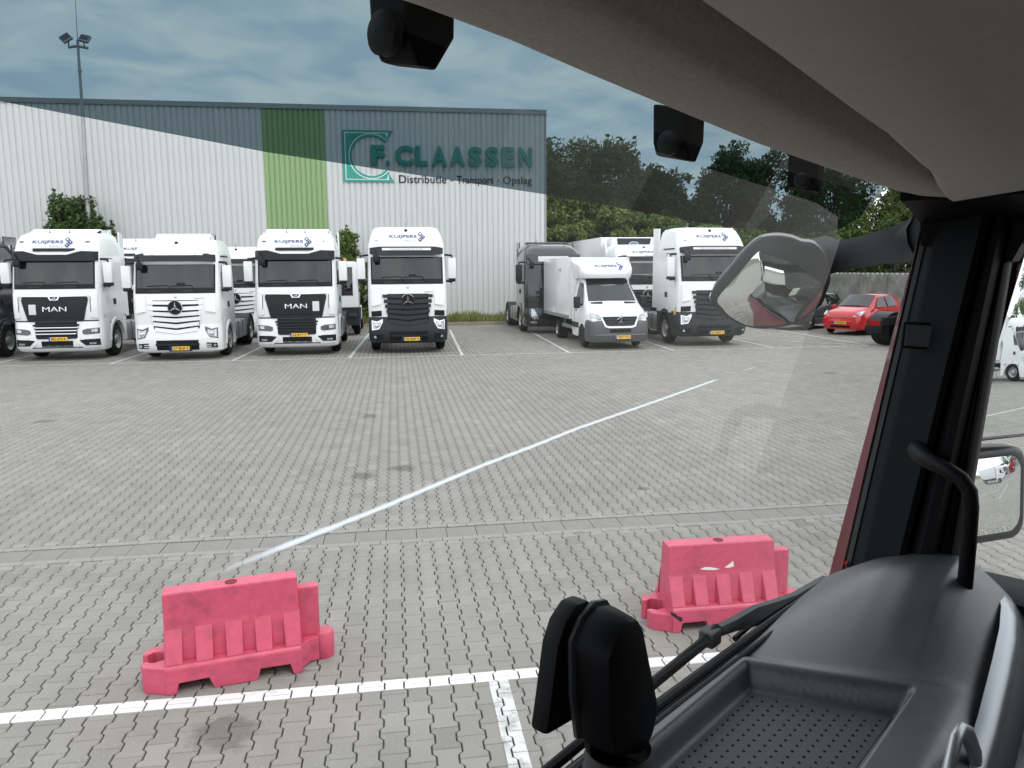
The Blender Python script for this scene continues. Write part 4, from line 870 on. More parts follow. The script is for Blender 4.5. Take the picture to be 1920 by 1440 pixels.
def shield_truck(label, loc, rz=0, body=M_WHITE, plate_text='', sign=True, paper=0, bars=M_CHROME, group='parked white tractor units', text='MAN', spoiler_edge=False, mirror_col=None, big_mirror=False):
    """tractor with a black shield-shaped grille panel carrying the maker's letters"""
    t = thing('tractor_unit', label, 'truck', loc, rz, group); b_ = 2.30; dk = M_BLACKP
    lv = [(1.10, 0.02, 1.23, 0.24, b_), (1.55, 0.0, 1.245, 0.24, b_), (2.10, 0.06, 1.24, 0.22, b_), (2.96, 0.22, 1.22, 0.22, b_), (3.26, 0.30, 1.20, 0.26, b_), (3.54, 0.40, 1.16, 0.28, b_), (3.72, 0.54, 1.10, 0.32, b_), (3.81, 0.78, 1.02, 0.36, b_ - 0.05), (3.83, 1.1, 0.9, 0.4, b_ - 0.2)]
    cab = Cab(lv); cab.body('cab', body, t, sorted(set([z for z, *_ in lv] + [1.3, 1.8, 2.4, 2.7, 3.4, 3.64])))
    lo = Cab([(0.25, 0.12, 1.14, 0.32, 0.80), (0.30, 0.03, 1.22, 0.30, 0.80), (0.44, -0.04, 1.25, 0.30, 0.80), (0.62, -0.05, 1.25, 0.28, 0.80), (0.95, -0.03, 1.25, 0.28, 0.78), (1.18, 0.0, 1.24, 0.26, 0.76)])
    lo.body('bumper', body, t, [0.25, 0.30, 0.44, 0.62, 0.8, 0.95, 1.18])
    lo.strip('body_gap', M_GRILLE, t, [(-1.16, 1.20), (1.16, 1.20)], [(-1.16, 1.165), (1.16, 1.165)], 0.002, 0.004)
    cab.strip('windscreen_rim', M_GRILLE, t, [(-1.14, 2.96), (1.14, 2.96)], [(-1.12, 2.13), (1.12, 2.13)], 0.002, 0.006)
    cab.strip('windscreen', M_GLASSD, t, [(-1.10, 2.93), (1.10, 2.93)], [(-1.08, 2.27), (1.08, 2.27)], 0.009, 0.003)
    for sx in (-0.55, 0.45): cab.strip('cowl_vent', M_DKGREY, t, [(sx - 0.16, 2.21), (sx + 0.16, 2.21)], [(sx - 0.16, 2.175), (sx + 0.16, 2.175)], 0.008, 0.012)
    wipers(cab, t, 2.15, ((-0.12, -0.62), (0.80, 0.05)))
    vs_ = Cab([(2.6, cab.fy(0, 2.96) - 0.20, 1.22, 0.30, 0.8), (3.5, cab.fy(0, 3.3) - 0.10, 1.22, 0.30, 0.8)])
    vs_.strip('sun_visor', dk, t, [(-1.20, 3.24), (-0.80, 3.25), (-0.42, 3.14), (0.42, 3.14), (0.80, 3.25), (1.20, 3.24)], [(-1.20, 2.97), (-1.0, 2.96), (1.0, 2.96), (1.20, 2.97)], 0.0, 0.025)
    vs_.strip('visor_edge', body, t, [(-0.95, 3.285), (-0.66, 3.275), (-0.40, 3.20), (0.40, 3.20), (0.66, 3.275), (0.95, 3.285)], [(-0.95, 3.275), (-0.78, 3.265), (-0.41, 3.15), (0.41, 3.15), (0.78, 3.265), (0.95, 3.275)], 0.0, 0.03)
    cab.strip('roof_slot', dk, t, [(-0.68, 3.335), (0.68, 3.335)], [(-0.58, 3.245), (0.58, 3.245)], 0.0, 0.03)
    sh = Cab([(0.5, -0.05, 1.25, 0.28, 1), (1.1, -0.005, 1.245, 0.26, 1), (1.55, 0.0, 1.245, 0.24, 1), (2.2, 0.07, 1.24, 0.22, 1)])
    gr = sh.strip('grille_shield', dk, t, [(-0.92, 1.86), (-0.88, 1.90), (0.88, 1.90), (0.92, 1.86)], [(-0.92, 1.78), (-0.78, 1.22), (-0.74, 1.17), (0.74, 1.17), (0.78, 1.22), (0.92, 1.78)], 0.004, 0.02)
    sh.strip('chrome_strip', M_CHROME, gr, [(-0.93, 1.945), (0.93, 1.945)], [(-0.93, 1.915), (-0.28, 1.905), (0, 1.895), (0.28, 1.905), (0.93, 1.915)], 0.01, 0.03)
    sh.strip('emblem', M_CHROME, gr, [(-0.17, 1.93), (0.17, 1.93)], [(-0.17, 1.915), (-0.11, 1.80), (0.11, 1.80), (0.17, 1.915)], 0.028, 0.03)
    sh.strip('emblem_field', M_GRILLE, gr, [(-0.11, 1.905), (0.11, 1.905)], [(-0.11, 1.895), (-0.075, 1.825), (0.075, 1.825), (0.11, 1.895)], 0.059, 0.003)
    lion = [(-0.07, 1.835), (-0.03, 1.835), (0.0, 1.855), (0.04, 1.84), (0.06, 1.84), (0.05, 1.875), (0.065, 1.89), (0.03, 1.895), (-0.01, 1.875), (-0.05, 1.86)]
    MB().add([(x, sh.fy(0, 1.86) - 0.065, z) for x, z in lion], [tuple(range(len(lion)))]).build('lion_mark', M_CHROME, gr, smooth=0)
    if text: lettering('maker_lettering', text, -0.33, 0.33, 1.47, 1.61, lambda a, b, d: (a, sh.fy(a, b) - 0.026 - d, b), M_CHROME, gr, bold=0.0, depth=0.012)
    for sx in (-0.3, 0.3): sh.strip('vent_slot', M_GRILLE, gr, [(sx - 0.24, 1.31), (sx + 0.24, 1.31)], [(sx - 0.22, 1.265), (sx + 0.22, 1.265)], 0.025, 0.004)
    if paper: sh.strip('paper_sheet', M_PAPER, t, [(paper - 0.11, 1.68), (paper + 0.11, 1.68)], [(paper - 0.10, 1.38), (paper + 0.10, 1.38)], 0.026, 0.003)
    sh.strip('lower_grille', M_GRILLE, t, [(-0.72, 1.16), (0.72, 1.16)], [(-0.58, 0.70), (-0.54, 0.655), (0.54, 0.655), (0.58, 0.70)], 0.006, 0.012)
    for i in range(5):
        zt = 1.09 - i * 0.092; w_ = 0.66 - 0.028 * i
        sl = sh.strip('grille_slat', dk, t, [(-w_, zt), (w_, zt)], [(-w_ + 0.02, zt - 0.05), (w_ - 0.02, zt - 0.05)], 0.016, 0.03)
        if bars and 0 < i < 4: sh.strip('slat_trim', bars, sl, [(-w_ + .01, zt + 0.005), (w_ - .01, zt + 0.005)], [(-w_ + .02, zt - 0.02), (w_ - .02, zt - 0.02)], 0.044, 0.006)
    for sx in (-1, 1):
        mm = (lambda a: mirrored(a)) if sx < 0 else (lambda a: a)
        cab.strip('corner_deflector', body, t, mm([(0.97, 1.94), (1.17, 2.02)]), mm([(0.86, 1.30), (0.97, 1.29), (1.17, 1.26)]), 0.012, 0.03)
        cab.strip('deflector_slot', M_GRILLE, t, mm([(0.985, 1.90), (1.005, 1.90)]), mm([(0.985, 1.45), (1.005, 1.45)]), 0.043, 0.003)
        hl = lo.strip('headlight', M_LAMPD, t, mm([(0.72, 0.90), (0.84, 0.945), (1.17, 0.97)]), mm([(0.72, 0.80), (0.80, 0.77), (1.17, 0.80)]), 0.002, 0.010)
        lo.strip('lens', M_LAMP, hl, mm([(0.96, 0.93), (1.13, 0.945)]), mm([(0.98, 0.85), (1.13, 0.85)]), 0.012, 0.008)
        fg_ = lo.strip('fog_recess', M_BLACKP, t, mm([(0.62, 0.605), (0.80, 0.63), (1.17, 0.64)]), mm([(0.62, 0.59), (0.78, 0.44), (1.17, 0.44)]), 0.003, 0.006)
        lo.strip('fog_lamp', M_LAMP, fg_, mm([(0.88, 0.53), (1.08, 0.53)]), mm([(0.90, 0.475), (1.08, 0.475)]), 0.009, 0.008)
        lo.strip('fog_trim', body, fg_, mm([(0.58, 0.60), (0.78, 0.425), (1.18, 0.425)]), mm([(0.48, 0.60), (0.74, 0.36), (1.18, 0.37)]), 0.004, 0.03)
    lo.strip('lower_intake', M_GRILLE, t, [(-0.44, 0.59), (0.44, 0.59)], [(-0.62, 0.41), (0.62, 0.41)], 0.002, 0.006)
    lo.strip('bumper_groove', M_GRILLE, t, [(-1.12, 0.40), (1.12, 0.40)], [(-1.12, 0.375), (1.12, 0.375)], 0.002, 0.004)
    if plate_text: plate(lo, t, 0.06, 0.655, plate_text, off=0.06, holder=False)
    mirror_pair(cab, t, 2.30, 2.92, mirror_col or body, kerbmirror=3.08)
    cab_sides(cab, t, b_, 2.18, 2.92, None, lowcol=body)
    for s in (-1, 1):
        cab.strip('marker_lamp', M_LAMPD, t, [(s * 0.92 - 0.06, 3.55), (s * 0.92 + 0.06, 3.55)], [(s * 0.92 - 0.06, 3.51), (s * 0.92 + 0.06, 3.51)], 0.001, 0.012)
        MB().lathe([(0.03, 0), (0.02, 0.04), (0.006, 0.05), (0.004, 0.15)], (s * 0.28, 0.86, 3.81), 'z', 8).build('roof_antenna', M_BLACKP, t)
    MB().grid([[(-0.95, 1.05, 3.81), (-0.98, 1.5, 3.95), (-1.0, 2.25, 3.98)], [(0.95, 1.05, 3.81), (0.98, 1.5, 3.95), (1.0, 2.25, 3.98)]]).box(-1.0, 1.0, 2.05, 2.25, 3.6, 3.97).box(-0.97, -0.95, 1.5, 2.25, 3.6, 3.94).box(0.95, 0.97, 1.5, 2.25, 3.6, 3.94).build('roof_spoiler', body, t, smooth=0)
    for s in (-1, 1): MB().prism([(b_ - 0.03, 1.2), (b_ + 0.35, 1.2), (b_ + 0.30, 3.85), (b_ - 0.03, 3.9)], lambda y, z: (s * 1.22, y, z), lambda y, z: (s * 1.18, y, z)).build('side_fairing', body, t, smooth=0)
    for s in (-1, 1): cab.side('fairing_gap', M_GRILLE, t, s, [(b_ - 0.10, 1.2), (b_ - 0.04, 1.2), (b_ - 0.04, 3.6), (b_ - 0.10, 3.6)], 0.002, 0.004)
    if sign: rental_sign(lambda a, b, d: (a, cab.fy(a, b) - 0.022 - d, b), t, -0.60, 3.46, 1.28)
    chassis(t, b_ + 0.05); return t

def dark_truck(label, loc, rz=0, body=M_BLACKPAINT, plate_text='', band=True, rim=M_RIM):
    """tall dark tractor with a flat face, plain grille and sloping lamps"""
    t = thing('tractor_unit', label, 'truck', loc, rz); b_ = 2.25
    lv = [(1.00, 0.02, 1.22, 0.20, b_), (1.55, 0.0, 1.235, 0.20, b_), (2.05, 0.04, 1.23, 0.18, b_), (2.85, 0.20, 1.20, 0.18, b_), (3.12, 0.30, 1.18, 0.24, b_), (3.40, 0.50, 1.10, 0.30, b_), (3.58, 0.80, 1.0, 0.36, b_), (3.66, 1.1, 0.9, 0.4, b_ - .1)]
    cab = Cab(lv); cab.body('cab', body, t, sorted(set([z for z, *_ in lv] + [1.3, 1.8, 2.4, 2.65, 3.25])))
    lo = Cab([(0.28, 0.08, 1.16, 0.26, 0.80), (0.36, 0.0, 1.22, 0.26, 0.80), (0.70, -0.04, 1.235, 0.24, 0.78), (1.05, 0.0, 1.23, 0.22, 0.76)])
    lo.body('bumper', body, t, [0.28, 0.36, 0.7, 0.85, 1.05])
    cab.strip('windscreen', M_GLASSD, t, [(-1.10, 2.82), (1.10, 2.82)], [(-1.10, 2.06), (1.10, 2.06)], 0.003, 0.006)
    vs_ = Cab([(2.6, cab.fy(0, 2.9) - 0.16, 1.18, 0.28, 0.8), (3.5, cab.fy(0, 3.1) - 0.10, 1.18, 0.28, 0.8)])
    vs_.strip('sun_visor', body, t, [(-1.14, 3.22), (1.14, 3.22)], [(-1.14, 2.84), (1.14, 2.84)], 0.0, 0.02)
    if band: vs_.strip('visor_band', M_PAPER, t, [(-0.70, 3.14), (0.62, 3.14)], [(-0.66, 2.93), (0.60, 2.93)], 0.021, 0.004)
    cab.strip('grille', M_GRILLE, t, [(-0.86, 1.86), (0.86, 1.86)], [(-0.62, 0.90), (0.62, 0.90)], 0.002, 0.012)
    for i in range(4): cab.strip('grille_slat', M_BLACKP, t, [(-0.80 + .05 * i, 1.74 - i * .2), (0.80 - .05 * i, 1.74 - i * .2)], [(-0.78 + .05 * i, 1.62 - i * .2), (0.78 - .05 * i, 1.62 - i * .2)], 0.014, 0.02)
    for sx in (-1, 1):
        mm = (lambda a: mirrored(a)) if sx < 0 else (lambda a: a)
        hl = lo.strip('headlight', M_LAMP, t, mm([(0.66, 0.66), (0.86, 1.0), (0.98, 1.02)]), mm([(0.66, 0.60), (0.86, 0.58), (0.98, 0.70)]), 0.003, 0.014)
        lo.strip('fog_lamp', M_LAMP, t, mm([(0.72, 0.50), (1.0, 0.50)]), mm([(0.74, 0.42), (1.0, 0.42)]), 0.003, 0.012)
    if plate_text: plate(lo, t, 0, 0.5, plate_text)
    mirror_pair(cab, t, 2.15, 2.82, M_BLACKP, kerbmirror=3.0); cab_sides(cab, t, b_, 2.05, 2.82, None, lowcol=body)
    for s in (-1, 1): MB().prism([(b_ - 0.03, 1.1), (b_ + 0.35, 1.1), (b_ + 0.30, 3.75), (b_ - 0.5, 3.75), (b_ - 0.5, 3.5), (b_ - .03, 3.5)], lambda y, z: (s * 1.19, y, z), lambda y, z: (s * 1.14, y, z)).build('side_fairing', body, t, smooth=0)
    MB().box(-0.9, 0.9, 1.7, 2.2, 3.60, 3.76, ch=0.03).build('roof_spoiler', body, t, smooth=0)
    for s in (-0.6, 0.6): MB().tube([(s, 0.9, 3.6), (s, 0.9, 3.85)], 0.01, 5).build('roof_antenna', M_BLACKP, t)
    chassis(t, b_ + 0.05, rim=rim); return t

def cargo_box(t, y0, y1, w, z0, z1, m=M_WHITE, reefer=None, name='cargo_box', rails=True):
    bx = MB().box(-w, w, y0, y1, z0, z1, ch=0.03).build(name, m, t, smooth=40)
    for s in (-1, 1):
        MB().box(min(s * w, s * (w + 0.012)), max(s * w, s * (w + 0.012)), y0 + 0.02, y1 - 0.02, z0, z0 + 0.12).build('bottom_rail', M_ALU, bx, smooth=0)
        MB().box(min(s * (w - .04), s * (w + 0.012)), max(s * (w - .04), s * (w + 0.012)), y0 - 0.012, y0 + 0.06, z0 + .13, z1 - .02).build('corner_post', M_WHITEP, bx, smooth=0)
    if reefer:
        zc = z1 - 0.45
        ru = MB().box(-0.98, 0.98, y0 - 0.55, y0 - 0.005, zc - 0.32, zc + 0.42, ch=0.10).build('cooling_unit', M_WHITEP, t, smooth=40)
        MB().prism([(-0.62, zc + 0.38), (0.86, zc + 0.38), (0.72, zc - 0.22), (-0.55, zc - 0.22)], lambda a, b: (a - 0.1, y0 - 0.575, b), lambda a, b: (a - 0.1, y0 - 0.50, b)).build('unit_grille', M_DKGREY, ru, smooth=0)
        bd = MB().lathe([(0.001, 0.01), (0.20, 0.01), (0.20, -0.01)], (0, 0, 0), 'y', 24, -1)
        bd.v = [(x * 1.0, y + y0 - 0.58, z * 0.42 + zc + 0.16) for x, y, z in bd.v]; b1 = bd.build('unit_badge', M_SIGNW, ru, smooth=0)
        b2 = MB().lathe([(0.001, 0.0), (0.165, 0.0), (0.165, -0.004)], (0, 0, 0), 'y', 24, -1); b2.v = [(x, y + y0 - 0.593, z * 0.36 + zc + 0.16) for x, y, z in b2.v]
        b2.build('badge_field', M_NAVY, b1, smooth=0)
        lettering('lettering', reefer, -0.11, 0.11, zc + 0.135, zc + 0.185, lambda a, b, d: (a, y0 - 0.5945, b), M_SIGNW, b1)
    return bx
def rear_bogie(t, y, w=1.24, r=0.5):
    for s in (-1, 1): wheel(t, s * w, y, r, 0.58, s, name='rear_wheel')
    MB().box(-0.9, 0.9, y - 0.07, y + 0.07, 0.42, 0.58).build('rear_axle', M_BLACKP, t, smooth=0)

# ---- the row of parked vehicles
dark_truck('glossy black tractor unit standing at the end of the row beside the white tractor', (-13.25, 24.9, 0), band=False)
shield_truck('white tractor unit with chrome grille bars and a paper, beside the black tractor', (-10.0, 24.75, 0), plate_text='BD·672·K', paper=-0.62, bars=M_CHROME)
star_truck('white tractor unit with white star grille and roof spoiler, no company lettering on its roof', (-6.42, 24.1, 0), plate_text='67·BNF·4', sign=False, roof='low', visor='dark', spoiler=True)
shield_truck('white tractor unit with an all black lower grille and a paper right of its letters', (-3.02, 24.65, 0), plate_text='52·BTT·7', paper=0.60, bars=None)
star_truck('white tractor unit with dark grey bumper and star grille beside the empty stall', (0.42, 24.6, 0), low=M_DKGREY, plate_text='95·BSF·4', visor='banded')
star_truck('white tractor unit with dark grey bumper parked beside the white box van', (10.66, 24.7, 0), low=M_DKGREY, plate_text='01·BSF·5', visor='banded', fairing=True, inband=False)
star_truck('white tractor unit half hidden behind the white star grille tractor without lettering', (-6.15, 31.6, 0), sign=False, roof='low', group='white tractors in the back row')
shield_truck('white tractor unit hidden behind the white tractor with chrome grille bars', (-9.75, 31.9, 0), group='white tractors in the back row')
dark_truck('dark tractor unit with a blank white visor band, standing behind the white box van', (6.5, 31.1, 0))
mb3 = [o for o in COL.objects if o.get('label', '').startswith('white tractor unit with dark grey bumper parked beside')][0]
MB().box(-1.262, -1.256, 0.30, 0.46, 1.05, 1.30).build('warning_sticker', M_YELLOW, mb3, smooth=0)
# refrigerated rigid truck in the back row
rt = star_truck('white refrigerated box truck with a cooling unit over its cab, behind the box van', (10.05, 29.9, 0), roof='low', group='trucks in the back row', chass=False, name='refrigerated_truck', low=M_DKGREY)
cargo_box(rt, 2.5, 9.0, 1.28, 1.15, 3.95, reefer='Carrier'); rear_bogie(rt, 7.3)
for s in (-1, 1):
    wheel(rt, s * 1.22, 1.42, 0.52, 0.32, s); MB().box(s * 0.42 - 0.04, s * 0.42 + 0.04, 0.9, 8.8, 0.72, 1.0).build('frame_rail', M_BLACKP, rt, smooth=0)
    MB().prism([(1.9, 3.1), (2.4, 3.0), (2.45, 3.6), (2.3, 3.75), (2.05, 3.55)], lambda y, z: (s * 1.2, y, z), lambda y, z: (s * 1.12, y, z)).build('roof_fairing', M_WHITE, rt, smooth=0)
MB().box(-1.16, -0.64, 2.5, 3.9, 0.4, 0.95, ch=0.04).build('battery_box', M_ALU, rt, smooth=0)
# box trailer behind
M_TRAIL = mat('trailer_side', (0.50, 0.51, 0.51), 0.5, nscale=0.7, namt=0.08, dirt=((0.30, 0.27, 0.22), 1.2, 0.5, 0.8))
tl = thing('box_trailer', 'long grey white box trailer with stained front standing under the trees', 'trailer', (10.75, 35.2, 0), R(-4))
cargo_box(tl, 0, 12.5, 1.25, 1.15, 3.95, m=M_TRAIL)
for yy in (8.6, 9.9, 11.2):
    for s in (-1, 1): wheel(tl, s * 1.22, yy, 0.5, 0.38, s)
for s in (-1, 1): MB().box(s * 0.7 - 0.06, s * 0.7 + 0.06, 2.4, 2.55, 0.05, 1.15).box(s * 0.7 - 0.14, s * 0.7 + 0.14, 2.3, 2.65, 0.0, 0.05).build('landing_leg', M_STEEL, tl, smooth=0)
MB().box(-0.55, 0.55, 1.0, 12.2, 0.95, 1.15).build('frame', M_BLACKP, tl, smooth=0)
# yard tractor between the rows
yt = thing('terminal_tractor', 'small white yard tractor with a tall glazed front between the white tractors', 'truck', (-2.55, 31.8, 0))
yc = Cab([(1.15, 0.05, 1.10, 0.12, 1.6), (1.9, 0.02, 1.12, 0.12, 1.6), (2.9, 0.10, 1.08, 0.12, 1.6), (2.98, 0.2, 1.0, 0.12, 1.5)])
yc.body('cab', M_WHITE, yt, [1.15, 1.5, 1.9, 2.4, 2.9, 2.98]); yc.strip('windscreen', M_GLASSD, yt, [(-0.95, 2.76), (0.90, 2.76)], [(-0.95, 1.62), (0.95, 1.62)], 0.003, 0.006)
for s in (-1, 1): yc.side('side_window', M_GLASSD, yt, s, [(0.35, 1.75), (1.3, 1.75), (1.3, 2.7), (0.35, 2.7)])
Cab([(0.42, 0.0, 1.14, 0.14, 1.2), (1.12, -0.04, 1.16, 0.14, 1.2)]).body('bumper', M_DKGREY, yt, [0.42, 0.7, 1.12])
MB().box(0.72, 1.02, -0.06, -0.02, 0.78, 0.92, ch=0.01).build('headlight', M_LAMPD, yt, smooth=0); MB().box(-1.02, -0.72, -0.06, -0.02, 0.78, 0.92, ch=0.01).build('headlight', M_LAMPD, yt, smooth=0)
MB().lathe([(0.10, 0), (0.10, 0.10), (0.06, 0.16), (0.0, 0.17)], (0.55, 0.9, 2.97), 'z', 14).build('beacon', mat('beacon', (0.5, 0.2, 0.05), 0.3), yt)
MB().tube([(1.08, 0.1, 2.6), (1.3, 0.0, 2.55), (1.3, 0.0, 2.2)], 0.02, 6).box(1.18, 1.40, -0.04, 0.02, 2.1, 2.35, ch=0.015).build('side_mirror', M_BLACKP, yt)
for s in (-1, 1):
    wheel(yt, s * 1.12, 1.0, 0.5, 0.3, s); wheel(yt, s * 1.12, 4.0, 0.5, 0.56, s, name='rear_wheel')
    MB().box(s * 0.42 - 0.05, s * 0.42 + 0.05, 0.6, 4.6, 0.7, 1.0).build('frame_rail', M_BLACKP, yt, smooth=0)
MB().box(0.6, 1.1, 1.75, 3.3, 0.5, 1.1, ch=0.04).build('side_tank', M_WHITEP, yt, smooth=0)
# ------------------------------------------------------------------ cars and the box van (lofted along their length, front towards -y)
def loft_body(name, m, parent, st):
    """st: list of (y, zlow, wlow, zmid, wmid, zbelt, wbelt, ztop, wtop, crown)"""
    rows = []
    for (y, zl, wl_, zm, wm, zb, wb, zt, wt, cr) in st:
        half = [(wl_ * 0.92, zl), (wl_, zl + 0.05), (wm, zm), (wb, zb), (wt, zt - 0.02), (wt * 0.86, zt + 0.02), (wt * 0.45, zt + cr * 0.8), (0, zt + cr)]
        rows.append([(x, y, z) for x, z in half] + [(-x, y, z) for x, z in half[-2::-1]])
    mb = MB().grid(rows); n = len(rows[0]); mb.f.append(tuple(range(n))); b = (len(rows) - 1) * n; mb.f.append(tuple(b + i for i in range(n)))
    for i in range(len(rows) - 1): mb.f.append((i * n, (i + 1) * n, (i + 1) * n + n - 1, i * n + n - 1))
    o = mb.build(name, m, parent, smooth=50); return o, rows
def patch(name, m, parent, quad, inset=(0.06, 0.06, 0.06, 0.06), off=0.008, nu=6, nv=3, bulge=0.0):
    """thin pane lifted off a four-cornered area: quad = a,b,c,d (a-b along u, a-d along v)"""
    a, b, c, d = [Vector(q) for q in quad]; nrm = (b - a).cross(d - a).normalized()
    rows, back = [], []
    for j in range(nv + 1):
        v = inset[2] + (1 - inset[2] - inset[3]) * j / nv; r_ = []; q_ = []
        for i in range(nu + 1):
            u = inset[0] + (1 - inset[0] - inset[1]) * i / nu; p = (a.lerp(b, u)).lerp(d.lerp(c, u), v)
            r_.append((p + nrm * (off + bulge * (1 - (2 * u - 1) ** 2)))[:]); q_.append((p - nrm * 0.01)[:])
        rows.append(r_); back.append(q_)
    mb = MB().grid(rows); A, B = nv + 1, nu + 1; base = A * B; mb.v += [p for r_ in back for p in r_]
    ring = [(0, j) for j in range(B)] + [(i, B - 1) for i in range(1, A)] + [(A - 1, j) for j in range(B - 2, -1, -1)] + [(i, 0) for i in range(A - 2, 0, -1)]
    idx = [i * B + j for i, j in ring]
    for k in range(len(idx)): p, q = idx[k], idx[(k + 1) % len(idx)]; mb.f.append((p, q, q + base, p + base))
    return mb.build(name, m, parent, smooth=0)
def arch(parent, s, x, y, r, m=M_GRILLE, z0=0.22):
    pts = [(y + r * math.cos(R(a)), r * 0.88 + r * math.sin(R(a))) for a in range(-25, 206, 15)]
    MB().prism(pts, lambda p, q: (s * x, p, q), lambda p, q: (s * (x - 0.25), p, q)).build('wheel_arch', m, parent, smooth=30)

# ---- white box van
van = thing('box_van', 'white box van with a roof air deflector and grey bumper', 'van', (7.27, 24.35, 0), R(1.5))
VW = 1.0
vst = [  # y, zlow, wlow, zmid, wmid, zbelt, wbelt, ztop, wtop, crown
    (0.02, 0.42, 0.78, 0.60, 0.82, 0.82, 0.80, 0.86, 0.66, 0.01),
    (0.06, 0.30, 0.90, 0.62, 0.93, 0.98, 0.90, 1.05, 0.80, 0.02),
    (0.22, 0.28, 0.96, 0.65, 1.0, 1.10, 0.97, 1.19, 0.85, 0.03),
    (0.55, 0.28, 0.98, 0.70, 1.01, 1.26, 0.99, 1.36, 0.88, 0.04),
    (0.86, 0.28, 0.98, 0.75, 1.01, 1.36, 0.99, 1.50, 0.90, 0.04),
    (1.30, 0.28, 0.98, 0.75, 1.01, 1.38, 0.99, 1.88, 0.84, 0.05),
    (1.64, 0.28, 0.98, 0.75, 1.01, 1.38, 0.99, 2.24, 0.78, 0.05),
    (1.95, 0.28, 0.98, 0.75, 1.01, 1.38, 0.99, 2.34, 0.76, 0.05),
    (2.35, 0.28, 0.98, 0.75, 1.01, 1.38, 0.99, 2.34, 0.76, 0.05)]
vb, VR = loft_body('cab', M_WHITE, van, vst)
# windscreen between the bonnet end and the roof
wq = [(-0.88, 0.90, 1.50), (0.88, 0.90, 1.50), (0.76, 1.66, 2.27), (-0.76, 1.66, 2.27)]
patch('windscreen', M_GLASSD, van, wq, (0.03, 0.03, 0.02, 0.03), 0.04, bulge=0.055)
for s in (-1, 1):
    a, b, c, d = (s * 0.985, 0.98, 1.42), (s * 0.985, 1.98, 1.42), (s * 0.80, 1.98, 2.22), (s * 0.815, 1.60, 2.16)
    q = (a, b, c, d) if s > 0 else (b, a, d, c)
    patch('side_window', M_GLASSD, van, q, (0.05, 0.05, 0.04, 0.05), 0.03)
    wheel(van, s * 1.0, 1.02, 0.34, 0.22, s, M_RIM); wheel(van, s * 0.98, 4.75, 0.34, 0.42, s, M_RIM, name='rear_wheel')
    arch(van, s, 1.016, 1.02, 0.42)
    mh = MB().box(min(s * 1.06, s * 1.27), max(s * 1.06, s * 1.27), 1.02, 1.20, 1.30, 1.70, ch=0.05).build('side_mirror', M_BLACKP, van, smooth=40)
    MB().tube([(s * 0.96, 1.15, 1.42), (s * 1.12, 1.12, 1.40)], 0.045, 8).build('mirror_arm', M_BLACKP, mh)
    # lamps
    hq = [(s * 0.64, 0.00, 0.985), (s * 0.97, 0.17, 1.02), (s * 0.985, 0.26, 1.20), (s * 0.68, 0.05, 1.115)]
    if s < 0: hq = [hq[1], hq[0], hq[3], hq[2]]
    hl = patch('headlight', M_LAMP, van, hq, (0, 0, 0, 0), 0.045)
    vq = [(s * 0.38, 0.70, 1.44), (s * 0.78, 0.74, 1.43), (s * 0.78, 0.83, 1.485), (s * 0.38, 0.79, 1.50)]
    if s < 0: vq = [vq[1], vq[0], vq[3], vq[2]]
    patch('bonnet_vent', M_GRILLE, van, vq, (0, 0, 0, 0), 0.03)
    MB().box(min(s * 0.99, s * 1.025), max(s * 0.99, s * 1.025), 1.72, 1.86, 1.20, 1.24, ch=0.006).build('door_handle', M_BLACKP, van, smooth=0)
    MB().box(min(s * 1.005, s * 1.012), max(s * 1.005, s * 1.012), 2.06, 2.075, 0.5, 1.4).build('door_seam', M_GRILLE, van, smooth=0)
    MB().box(min(s * 1.0, s * 1.022), max(s * 1.0, s * 1.022), 1.45, 2.30, 0.62, 0.80, ch=0.005).build('door_trim', M_BLACKP, van, smooth=0)
vfront = Cab([(0.24, 0.0, 1.0, 0.24, 0.66), (0.42, -0.07, 1.03, 0.24, 0.62), (0.70, -0.06, 1.04, 0.24, 0.58), (0.90, -0.02, 1.03, 0.22, 0.52), (0.97, 0.06, 0.98, 0.22, 0.40)], bow=0.07)
bmp = vfront.body('bumper', mat('grey_bumper', (0.085, 0.088, 0.092), 0.55, nscale=3, namt=0.15), van, [0.24, 0.33, 0.42, 0.56, 0.70, 0.82, 0.90, 0.97])
gq = Cab([(0.6, -0.085, 1.0, 0.34, .7), (1.12, 0.05, 1.0, 0.34, .7)], bow=0.10)
gf = gq.strip('grille_frame', M_WHITE, van, [(-0.66, 1.10), (0.66, 1.10)], [(-0.66, 1.06), (-0.52, 0.74), (-0.40, 0.70), (0.40, 0.70), (0.52, 0.74), (0.66, 1.06)], 0.0, 0.03)
gq.strip('grille', M_GRILLE, van, [(-0.59, 1.065), (0.59, 1.065)], [(-0.59, 1.04), (-0.47, 0.79), (-0.38, 0.765), (0.38, 0.765), (0.47, 0.79), (0.59, 1.04)], 0.031, 0.004)
for q in (0.98, 0.89, 0.81): gq.strip('grille_slat', M_DKGREY, van, [(-0.54 + (1 - q) * .3, q + .03), (0.54 - (1 - q) * .3, q + .03)], [(-0.52 + (1 - q) * .3, q - .02), (0.52 - (1 - q) * .3, q - .02)], 0.036, 0.016)
star(van, 0, gq.fy(0, 0.91) - 0.075, 0.91, 0.135, disc=False)
vfront.strip('lower_intake', M_GRILLE, van, [(-0.42, 0.66), (0.42, 0.66)], [(-0.36, 0.55), (0.36, 0.55)], 0.002, 0.006)
vfront.strip('bumper_lip', mat('grey_lip', (0.15, 0.155, 0.16), 0.5), van, [(-0.85, 0.50), (0.85, 0.50)], [(-0.85, 0.46), (0.85, 0.46)], 0.002, 0.02)
plate(vfront, van, 0.08, 0.40, 'VRT·53·J', off=0.03, holder=False)
